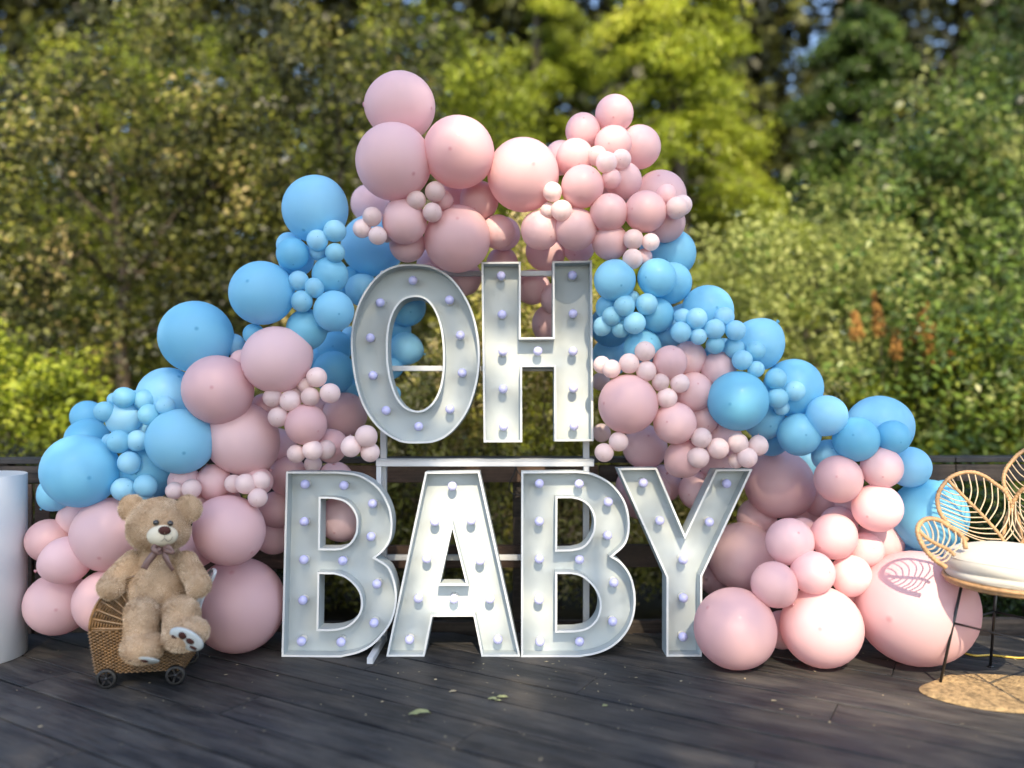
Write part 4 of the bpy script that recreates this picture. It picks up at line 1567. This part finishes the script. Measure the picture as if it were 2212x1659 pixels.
for i, (x, y, L, W, cu, mt, lb) in enumerate([
    (907, 1545, 0.115, 0.05, 0.028, 'dryleaf', 'curled grey green leaf lying on the deck, largest of the fallen leaves'),
    (1064, 1511, 0.05, 0.035, 0.010, 'dryleaf', 'torn pale green leaf on the deck, left of its cluster below the A'),
    (1085, 1508, 0.07, 0.030, 0.014, 'dryleaf', 'torn pale green leaf on the deck, right of its cluster below the A'),
    (1076, 1515, 0.035, 0.020, 0.008, 'dryleaf', 'tiny scrap of green leaf between two larger torn leaves'),
    (1307, 1526, 0.030, 0.022, 0.008, 'dryleaf', 'small pointed leaf alone on the deck below the second B'),
    (1672, 1515, 0.03, 0.02, 0.006, 'debris', 'small whitish flake on the deck, in front of the big pink floor balloons'),
    (978, 1495, 0.045, 0.02, 0.008, 'debris', 'small dry brown leaf on the deck in front of the letter A'),
]):
    V, F = leaf_shape(L, W, cu, i)
    o = obj('fallen_leaf', mesh_from('fallen_leaf', V, F, True), M[mt])
    o.location = G(x, y, 0.0) + Vector((0, 0, 0.003))
    o.rotation_euler = (0, 0, random.uniform(-0.5, 0.6))
    tag(o, lb, 'leaf', 'fallen leaves on the deck')

N = 340
pos = []
while len(pos) < N:
    x, y = rng.uniform(-3.4, 3.4), rng.uniform(2.6, 5.6)
    if rng.random() < (0.25 + 0.75 * math.exp(-((x - 0.1) / 1.2) ** 2 - ((y - 4.75) / 0.5) ** 2)):
        pos.append((x, y, 0.004))
pos = np.array(pos)
sz = rng.uniform(0.002, 0.006, N)[:, None]
ang = rng.uniform(0, 6.28, N)
dx = np.stack([np.cos(ang), np.sin(ang), rng.uniform(-.2, .2, N)], 1) * sz * rng.uniform(1, 3, N)[:, None]
dy = np.stack([-np.sin(ang), np.cos(ang), rng.uniform(-.2, .5, N)], 1) * sz
V = np.stack([pos - dx, pos - dy, pos + dx, pos + dy], 1).reshape(-1, 3)
tag(obj('leaf_litter', quads_mesh('leaf_litter', V, None, M['debris'])), 'tiny dry leaf scraps and grit scattered over the deck', 'litter', kind='stuff')

# ------------------------------------------------------------------ foliage
def leaves(centres, spread, per, size, tint_c, up=(0.0, -0.5, 0.6), flat=0.5, elong=0.5, tint_sd=0.12, drop=0.0):
    """centres (K,3); spread (K,) or (K,3); per leaves a clump; returns quads and tints"""
    K = len(centres)
    n = K * per
    c = np.repeat(centres, per, 0)
    sp = spread if np.ndim(spread) == 2 else np.repeat(np.asarray(spread)[:, None], 3, 1)
    sp = np.repeat(sp, per, 0)
    v = rng.normal(0, 1, (n, 3))
    v /= np.linalg.norm(v, axis=1)[:, None]
    rad = rng.random(n) ** 0.45
    p = c + v * rad[:, None] * sp
    # leaves face outward from their clump, up and to the light
    nr = v * 0.8 + np.array(up) + rng.normal(0, flat, (n, 3))
    nr /= np.linalg.norm(nr, axis=1)[:, None]
    t = np.cross(nr, rng.normal(0, 1, (n, 3)))
    t[:, 2] -= drop
    t -= nr * np.sum(t * nr, 1)[:, None]
    t /= np.linalg.norm(t, axis=1)[:, None]
    b = np.cross(nr, t)
    s = (size * rng.uniform(0.6, 1.35, n))[:, None]
    fold = nr * s * 0.12
    V = np.stack([p - t * s * .5, p + b * s * elong * .5 + fold, p + t * s * .5, p - b * s * elong * .5 + fold], 1).reshape(-1, 3)
    tint = np.clip(np.repeat(tint_c, per) + rng.normal(0, tint_sd, n), 0, 1)
    return V, tint


def branch_tree(mb, base, top, r0, r1, limbs, seed, spread=1.0, bend=0.15):
    rnd = random.Random(seed)
    n = 9
    pts, rs = [], []
    for i in range(n):
        t = i / (n - 1)
        p = Vector(base).lerp(Vector(top), t) + Vector((rnd.gauss(0, bend) * t, rnd.gauss(0, bend) * t, 0))
        pts.append(p)
        rs.append(r0 + (r1 - r0) * t)
    mb.tube(pts, rs, 9)
    for k in range(limbs):
        t = rnd.uniform(0.25, 0.97)
        i = int(t * (n - 1))
        p = pts[i]
        a = rnd.uniform(0, 6.28)
        L = spread * rnd.uniform(0.5, 1.1) * (1.15 - t * 0.6)
        d = Vector((math.cos(a), math.sin(a), rnd.uniform(0.1, 0.8)))
        q = [p, p + d * L * .35, p + d * L * .7 + Vector((0, 0, rnd.uniform(-.1, .15) * L)), p + d * L + Vector((rnd.gauss(0, .1), rnd.gauss(0, .1), rnd.uniform(-.2, .1))) * L]
        rr = rs[i] * 0.5
        mb.tube(catmull(q, False, 2), [rr * (1 - j / 8.5) + .006 for j in range(7)], 6)


FOL = {}
FOL['olive'] = leaf_mat('olive_green_leaves', [(0.0, (0.012, 0.015, 0.004)), (0.35, (0.040, 0.046, 0.011)), (0.62, (0.12, 0.130, 0.022)), (0.84, (0.27, 0.27, 0.045)), (1.0, (0.44, 0.35, 0.14))], 0.35, 0.42)
FOL['yellow'] = leaf_mat('yellow_green_leaves', [(0.0, (0.015, 0.024, 0.003)), (0.25, (0.065, 0.090, 0.008)), (0.5, (0.19, 0.24, 0.018)), (0.8, (0.35, 0.42, 0.03)), (1.0, (0.50, 0.52, 0.06))], 0.42, 0.5)
FOL['green'] = leaf_mat('fresh_green_leaves', [(0.0, (0.010, 0.022, 0.006)), (0.35, (0.035, 0.070, 0.013)), (0.65, (0.085, 0.14, 0.022)), (0.88, (0.17, 0.25, 0.035)), (1.0, (0.30, 0.33, 0.10))], 0.35, 0.38)
FOL['pale'] = leaf_mat('pale_sunlit_leaves', [(0.0, (0.03, 0.045, 0.012)), (0.3, (0.13, 0.16, 0.035)), (0.6, (0.32, 0.37, 0.09)), (1.0, (0.55, 0.58, 0.20))], 0.45, 0.5)  # the sunlit paleness is put into the leaf colour
FOL['dark'] = leaf_mat('dark_blue_green_needles', [(0.0, (0.006, 0.014, 0.008)), (0.5, (0.022, 0.045, 0.022)), (1.0, (0.07, 0.10, 0.045))], 0.2, 0.5)
FOL['hedge'] = leaf_mat('hedge_leaves', [(0.0, (0.018, 0.022, 0.006)), (0.3, (0.06, 0.065, 0.014)), (0.55, (0.22, 0.22, 0.035)), (0.8, (0.42, 0.40, 0.07)), (1.0, (0.62, 0.50, 0.24))], 0.35, 0.38)
FOL['spike'] = leaf_mat('rust_flower_spikes', [(0.0, (0.16, 0.07, 0.02)), (1.0, (0.50, 0.27, 0.06))], 0.2, 0.7)


def join_lists(parts):
    return np.concatenate([p[0] for p in parts]), np.concatenate([p[1] for p in parts])


def broadleaf(name, base, h, crown_c, crown_r, K, per, size, mat, label, tint0=0.45, tsd=0.2, cat='tree', group=None, seed=1, trunk_r=0.12, limbs=10, shell=0.55, lean=(0, 0), clump=0.38, bands=0.0):
    t = empty(name, base)
    base = Vector(base)
    mb = MB()
    top = (lean[0], lean[1], h * 0.86)
    branch_tree(mb, (0, 0, -0.2), top, trunk_r, trunk_r * 0.25, limbs, seed, spread=max(crown_r[0], crown_r[1]) * 0.8)
    mb.build('trunk', M['bark'], t)
    r_ = np.random.default_rng(seed * 13 + 5)
    v = r_.normal(0, 1, (K, 3))
    v /= np.linalg.norm(v, axis=1)[:, None]
    rad = shell + (1 - shell) * r_.random(K) ** 0.7
    lump = 1 + 0.22 * np.sin(v[:, 0] * 5 + seed) * np.cos(v[:, 2] * 4 + seed * 2)
    c = v * (rad * lump)[:, None] * np.array(crown_r) + (np.array(crown_c) - np.array(base))
    c = c[c[:, 2] > -0.3]
    K = len(c)
    lowf = np.sin(c[:, 0] * 2.3 + 1.7 * np.sin(c[:, 2] * 1.3 + seed)) * np.cos(c[:, 2] * 2.0 + seed * 1.7 + c[:, 0])
    tc = tint0 - 0.06 + tsd * 1.1 * r_.normal(0, 1, K) + 0.17 * lowf  # tint spread also paints in bright leaf highlights and dark patches
    V, tint = leaves(c, clump * (0.6 + 0.8 * r_.random(K)), per, size, tc)
    tag(obj('crown', quads_mesh('crown', V, tint, mat), None, t), kind='stuff')
    tag(t, label, cat, group)
    return t


def conifer(name, base, h, reach, nb, mat, label, tint0=0.55, seed=2, droop=0.55, size=0.10, per=26, zlo=0.12, trunk_r=0.2):
    """drooping flat sprays hung along side branches"""
    t = empty(name, base)
    rnd = np.random.default_rng(seed)
    mb = MB()
    mb.tube([(0, 0, -.3), (0.05, 0, h * .33), (-0.03, 0.04, h * .66), (0, 0, h)], [trunk_r, trunk_r * .8, trunk_r * .5, .03], 10)
    cs, tn = [], []
    for i in range(nb):
        z = h * (zlo + (0.97 - zlo) * rnd.random())
        L = reach * (1.08 - z / h) ** 0.7 * rnd.uniform(0.65, 1.1)
        a = rnd.uniform(0, 2 * math.pi)
        dr = droop * rnd.uniform(0.6, 1.3)
        pts = []
        bt = tint0 + rnd.normal(0, 0.13)
        m = 11
        for k in range(m):
            u = (k + 0.6) / m
            x = math.cos(a) * L * u
            y = math.sin(a) * L * u
            zz = z + 0.18 * L * u - dr * L * u * u
            pts.append((x, y, zz))
            if u > 0.15:
                for q in range(3):
                    lat = rnd.normal(0, 0.16 * L * u * 0.8)
                    cs.append((x - math.sin(a) * lat, y + math.cos(a) * lat, zz - abs(lat) * 0.35 - rnd.uniform(0, .12)))
                    tn.append(bt + 0.10 * (u - .5))
        mb.tube([(0, 0, z - .02)] + pts, [0.035 - 0.0025 * k for k in range(m + 1)], 5)
    mb.build('trunk', M['bark'], t)
    cs = np.array(cs)
    sp = np.stack([np.full(len(cs), .17), np.full(len(cs), .17), np.full(len(cs), .11)], 1) * (reach / 2.2)
    V, tint = leaves(cs, sp, per, size, np.array(tn), up=(0, -0.35, 0.7), flat=0.35, elong=0.30, drop=0.7)
    tag(obj('crown', quads_mesh('crown', V, tint, mat), None, t), kind='stuff')
    tag(t, label, 'tree')
    return t


# ---- hedge right behind the fence, seen through the letters
def hedge():
    h = empty('hedge', (0, 7.45, -0.3))
    K = 2900
    x = rng.uniform(-2.4, 2.9, K)
    topz = 1.70 + 1.65 * np.exp(-((x - 0.25) / 0.75) ** 2) + 0.12 * np.sin(x * 7)
    z = -0.15 + (topz + .15) * rng.random(K) ** 0.9
    y = 7.1 + rng.random(K) * 0.8
    tc = 0.66 + 0.20 * rng.normal(0, 1, K) + 0.10 * np.clip(z - 0.9, -1, 1)
    c = np.stack([x, y - 7.45, z + .3], 1)
    V, tint = leaves(c, np.full(K, 0.18), 26, 0.064, tc, elong=0.36, flat=0.7)
    tag(obj('foliage', quads_mesh('foliage', V, tint, FOL['hedge']), None, h), kind='stuff')
    st = MB()
    rnd = random.Random(4)
    for i in range(46):
        xx = rnd.uniform(-2, 2.5)
        hh = 1.7 + 1.6 * math.exp(-((xx - 0.25) / 0.75) ** 2)
        yy = rnd.uniform(-.28, .3)
        p = [(xx, yy, 0), (xx + rnd.gauss(0, .12), yy + rnd.gauss(0, .05), hh * .35), (xx + rnd.gauss(0, .2), yy + rnd.gauss(0, .08), hh * .7), (xx + rnd.gauss(0, .28), yy + rnd.gauss(0, .1), hh)]
        st.tube(catmull(p, False, 3), [0.011 - 0.0009 * k for k in range(10)], 5)
    tag(st.build('stems', M['twig'], h), kind='stuff')
    tag(h, 'small leaved hedge just behind the fence, seen through the letters', 'hedge')


hedge()


def low_shrub(name, x0, x1, y, z1, K, per, size, mat, label, tint0, sd=0.16, dep=0.7, seed=3):
    r_ = np.random.default_rng(seed)
    xm = (x0 + x1) / 2
    s = empty(name, (xm, y, -0.35))
    u = r_.uniform(-1, 1, K)
    x = u * (x1 - x0) / 2
    top = (z1 + .35) * (1 - 0.45 * np.abs(u) ** 3) * (1 + .10 * np.sin(u * 9 + seed))
    z = top * r_.random(K) ** 0.8
    yy = r_.uniform(-dep / 2, dep / 2, K)
    tc = tint0 + sd * r_.normal(0, 1, K)
    V, tint = leaves(np.stack([x, yy, z], 1), np.full(K, 0.2), per, size, tc, flat=0.6)
    tag(obj('foliage', quads_mesh('foliage', V, tint, mat), None, s), kind='stuff')
    st = MB()
    rnd = random.Random(seed)
    for i in range(12):
        a = rnd.uniform(-1, 1) * (x1 - x0) * .4
        st.tube([(a * .5, 0, 0), (a * .8, rnd.gauss(0, .1), z1 * .5), (a, rnd.gauss(0, .15), z1 * .95)], [.02, .014, .006], 5)
    tag(st.build('stems', M['twig'], s), kind='stuff')
    tag(s, label, 'shrub')
    return s


low_shrub('shrub', -5.6, -3.0, 7.3, 1.05, 420, 34, 0.06, FOL['olive'], 'dark low shrub behind the left end of the fence, beside the pedestal', 0.25)
low_shrub('shrub', 2.6, 5.6, 6.75, 0.95, 640, 34, 0.05, FOL['green'], 'low leafy shrub behind the fence, seen through the rattan chair', 0.38, seed=5)
low_shrub('shrub', -3.3, -1.8, 6.9, 0.9, 300, 30, 0.055, FOL['olive'], 'dark shrub behind the fence between the left balloons and the letters', 0.25, seed=8)
low_shrub('shrub', -6.4, -4.25, 8.6, 2.15, 330, 34, 0.085, FOL['yellow'], 'bright yellow green bush beyond the left end of the fence', 0.62, seed=9, dep=1.0)
low_shrub('shrub', 3.5, 7.4, 9.3, 2.3, 900, 34, 0.085, FOL['yellow'], 'broad green bush beyond the fence at the right, below the flower spikes', 0.40, seed=10, dep=1.6)


# shrub with rust coloured flower spikes
def spike_shrub():
    base = Vector((4.95, 9.0, -0.3))
    K = 260
    s = empty('flowering_shrub', base)
    c = rng.normal(0, 1, (K, 3)) * np.array([0.75, 0.5, 0.8]) + np.array([0, 0, 1.9])
    V, tint = leaves(c, np.full(K, .26), 30, 0.10, 0.62 + 0.16 * rng.normal(0, 1, K), elong=.5)
    tag(obj('foliage', quads_mesh('foliage', V, tint, FOL['green']), None, s), kind='stuff')
    st = MB()
    for k, (x, y, tx, L) in enumerate([(1895, 675, -0.12, .42), (1990, 695, 0.25, .42), (2010, 740, .12, .38), (1848, 700, -0.1, .25), (2060, 760, .2, .3), (1935, 740, 0, .25)]):
        p = P(x, y, 8.75) - base
        d = Vector((tx, 0, 1)).normalized()
        st.tube([(p.x * .3, 0, 0.4), (p.x * .8, 0, p.z * .6), p - d * L * .5], [.015, .01, .006], 5)
        cc = np.array([list(p - d * L * .5 + d * L * u) for u in np.linspace(0, 1, 24)])
        sp = np.linspace(0.085, 0.03, 24)
        V, tint = leaves(cc, sp, 26, 0.04, np.full(24, .5), elong=.7, tint_sd=.25)
        obj('flower_spike', quads_mesh('flower_spike', V, tint, FOL['spike']), None, s)
    tag(st.build('stems', M['twig'], s), kind='stuff')
    tag(s, 'shrub with upright rust orange flower spikes beyond the right side of the fence', 'shrub')


spike_shrub()

# ---- trees behind
broadleaf('broadleaf_tree', (-5.4, 11.0, -0.3), 6.6, (-5.4, 10.6, 3.3), (2.5, 1.6, 3.4), 640, 54, 0.088, FOL['olive'], 'olive leaved tree at the far left, with brown and yellow leaves', 0.48, 0.20, seed=3, trunk_r=.13)
broadleaf('broadleaf_tree', (-2.6, 11.6, -0.3), 7.0, (-2.6, 11.2, 3.6), (2.3, 1.6, 3.7), 620, 54, 0.088, FOL['olive'], 'dense olive tree behind the left slope of the balloon garland', 0.42, 0.22, seed=4, trunk_r=.12)
broadleaf('broadleaf_tree', (-6.6, 13.6, -0.3), 8.0, (-6.4, 13.4, 4.6), (2.6, 1.6, 3.4), 420, 44, 0.11, FOL['yellow'], 'yellow green tree rising behind the far left olive tree', 0.55, 0.2, seed=5)
broadleaf('broadleaf_tree', (-1.0, 13.8, -0.3), 8.2, (-1.2, 13.4, 5.0), (2.3, 1.5, 3.2), 420, 44, 0.11, FOL['yellow'], 'bright yellow green tree above the top left pink balloons', 0.52, 0.2, seed=6)
conifer('conifer_tree', (2.6, 12.6, -0.3), 10.5, 3.1, 150, FOL['yellow'], 'conifer with drooping yellow green sprays behind the top of the garland', 0.66, seed=11)
conifer('conifer_tree', (0.5, 15.0, -0.3), 11.0, 2.8, 120, FOL['yellow'], 'taller conifer with brown trunk showing, behind the centre of the garland', 0.55, seed=12, trunk_r=.26)
broadleaf('broadleaf_tree', (3.9, 10.2, -0.3), 4.2, (3.6, 10.0, 2.5), (1.6, 1.0, 1.5), 300, 46, 0.075, FOL['pale'], 'sunlit yellow green small tree right of the balloon arch', 0.66, 0.14, seed=7, trunk_r=.07)
broadleaf('broadleaf_tree', (6.4, 12.4, -0.3), 6.6, (6.3, 12.0, 4.1), (1.9, 1.4, 2.2), 420, 40, 0.11, FOL['green'], 'glossy green tree at the upper right with pale shining leaves', 0.66, 0.24, seed=8, shell=.4)
conifer('conifer_tree', (6.3, 14.6, -0.3), 9.2, 3.0, 130, FOL['green'], 'dark green conifer at the right', 0.42, seed=13, size=.11)
broadleaf('broadleaf_tree', (9.0, 13.5, -0.3), 8.0, (8.6, 13.0, 4.6), (2.4, 1.5, 3.8), 500, 44, 0.105, FOL['green'], 'dark leafy tree at the far right edge', 0.50, 0.2, seed=14)


# ---- far-off wood that closes the view
def far_wood():
    K = 8500
    x = rng.uniform(-20, 20, K)
    z = rng.uniform(-0.5, 17, K)
    y = 20 + 4 * rng.random(K)
    px = CX + x / y * FPX
    py = HY - (z - CAM_H) / y * FPX
    keep = np.ones(K, bool)
    for (gx, gy, rx, ry) in ((1790, 20, 42, 40), (1740, 105, 52, 24), (1835, 110, 36, 22), (1270, 0, 30, 32), (2130, 120, 22, 16)):
        keep &= ((px - gx) / (rx + 4)) ** 2 + ((py - gy) / (ry + 4)) ** 2 > 1
    c = np.stack([x, y, z], 1)[keep]
    K = len(c)
    tc = 0.30 + 0.18 * rng.normal(0, 1, K)
    V, tint = leaves(c, np.full(K, 0.62), 26, 0.36, tc)
    tag(obj('far_wood', quads_mesh('far_wood', V, tint, FOL['olive'])), 'far mass of woodland trees closing the view behind everything', 'woods', kind='stuff')


far_wood()


# ---- unseen trees added behind the viewer: crowns shaped for shade, gaps placed for sun patches
SX, SZ = sun_dir.x / -sun_dir.y, sun_dir.z / -sun_dir.y   # per metre of y


def shade_trees():
    # openings cut where sun patches should land: (x, z at the letters' plane, half width, half height, openness)
    def pz(px, py, d=5.15): q = P(px, py, d); return q.x, q.z
    gaps = []
    for (px, py, rx, ry, o) in ((1000, 1180, 125, 215, 1.0), (985, 720, 50, 130, .75), (1200, 1080, 70, 60, .45), (900, 640, 50, 45, .35),
                                (1190, 790, 120, 200, .72), (740, 1200, 130, 200, .5), (1290, 330, 80, 80, .95), (1240, 1230, 110, 200, .7), (1440, 1150, 110, 190, .45), (1110, 400, 180, 160, .85),
                                (1860, 1260, 150, 190, 1.0), (2110, 1200, 150, 260, 1.0), (1760, 850, 60, 60, .5), (1420, 1000, 50, 60, .3)):
        x, z = pz(px, py)
        gaps.append((x, z, rx * 5.15 / FPX, ry * 5.15 / FPX, o))
    gaps.append((2.75, -0.50, 1.6, 0.70, 1.0))
    groups = []
    for ti, (bx, by, cx_, w_) in enumerate(((-2.6, -6.4, -2.2, 2.6), (1.6, -7.2, 1.6, 2.6), (5.2, -6.2, 4.9, 1.6))):
        t = empty('shade_tree', (bx, by, -0.5))
        K = int(2500 * w_)
        x = rng.uniform(cx_ - w_, cx_ + w_, K)
        y = by + rng.uniform(-1.3, 1.3, K)
        zeq = rng.uniform(-5.0, 4.05, K)          # where its shadow falls on the letters' plane
        z = zeq + (5.15 - y) * SZ
        xe = x - (5.15 - y) * SX
        dens = np.full(K, 0.66)
        dens[(xe < -1.2)] = 0.80
        for (gx, gz, rx, rz, o) in gaps:
            q = ((xe - gx) / rx) ** 2 + ((zeq - gz) / rz) ** 2
            k = np.clip(1.35 - q, 0, 1) if True else 0
            dens *= 1 - o * np.clip(k * 1.6, 0, 1)
        keep = rng.random(K) < dens
        c = np.stack([x - bx, y - by, z + .5], 1)[keep]
        Kk = len(c)
        V, tint = leaves(c, np.full(Kk, 0.15), 20, 0.071, np.full(Kk, .45), up=(0, 0, .5), flat=1.0, elong=.6)
        tag(obj('crown', quads_mesh('crown', V, tint, FOL['green']), None, t), kind='stuff')
        mb = MB()
        mb.tube([(0, 0, 0), (0.1, 0.05, 4), (-0.05, 0, 8), (0.05, 0, 12.5)], [.26, .22, .16, .07], 12)
        rnd = random.Random(ti)
        for i in range(9):
            zz = rnd.uniform(6, 12)
            a = rnd.uniform(0, 6.28)
            mb.tube([(0, 0, zz), (math.cos(a) * .9, math.sin(a) * .5, zz + .5), (math.cos(a) * 1.8, math.sin(a) * .9, zz + .8)], [.05, .035, .012], 6)
        mb.build('trunk', M['bark'], t)
        tag(t, ('unseen tall leafy tree behind the viewer at the left, crown shaped to shade the deck', 'unseen tall leafy tree behind the viewer in the middle, crown shaped to shade the letters', 'unseen tall leafy tree behind the viewer at the right, crown shaped for the shade')[ti], 'tree')


shade_trees()
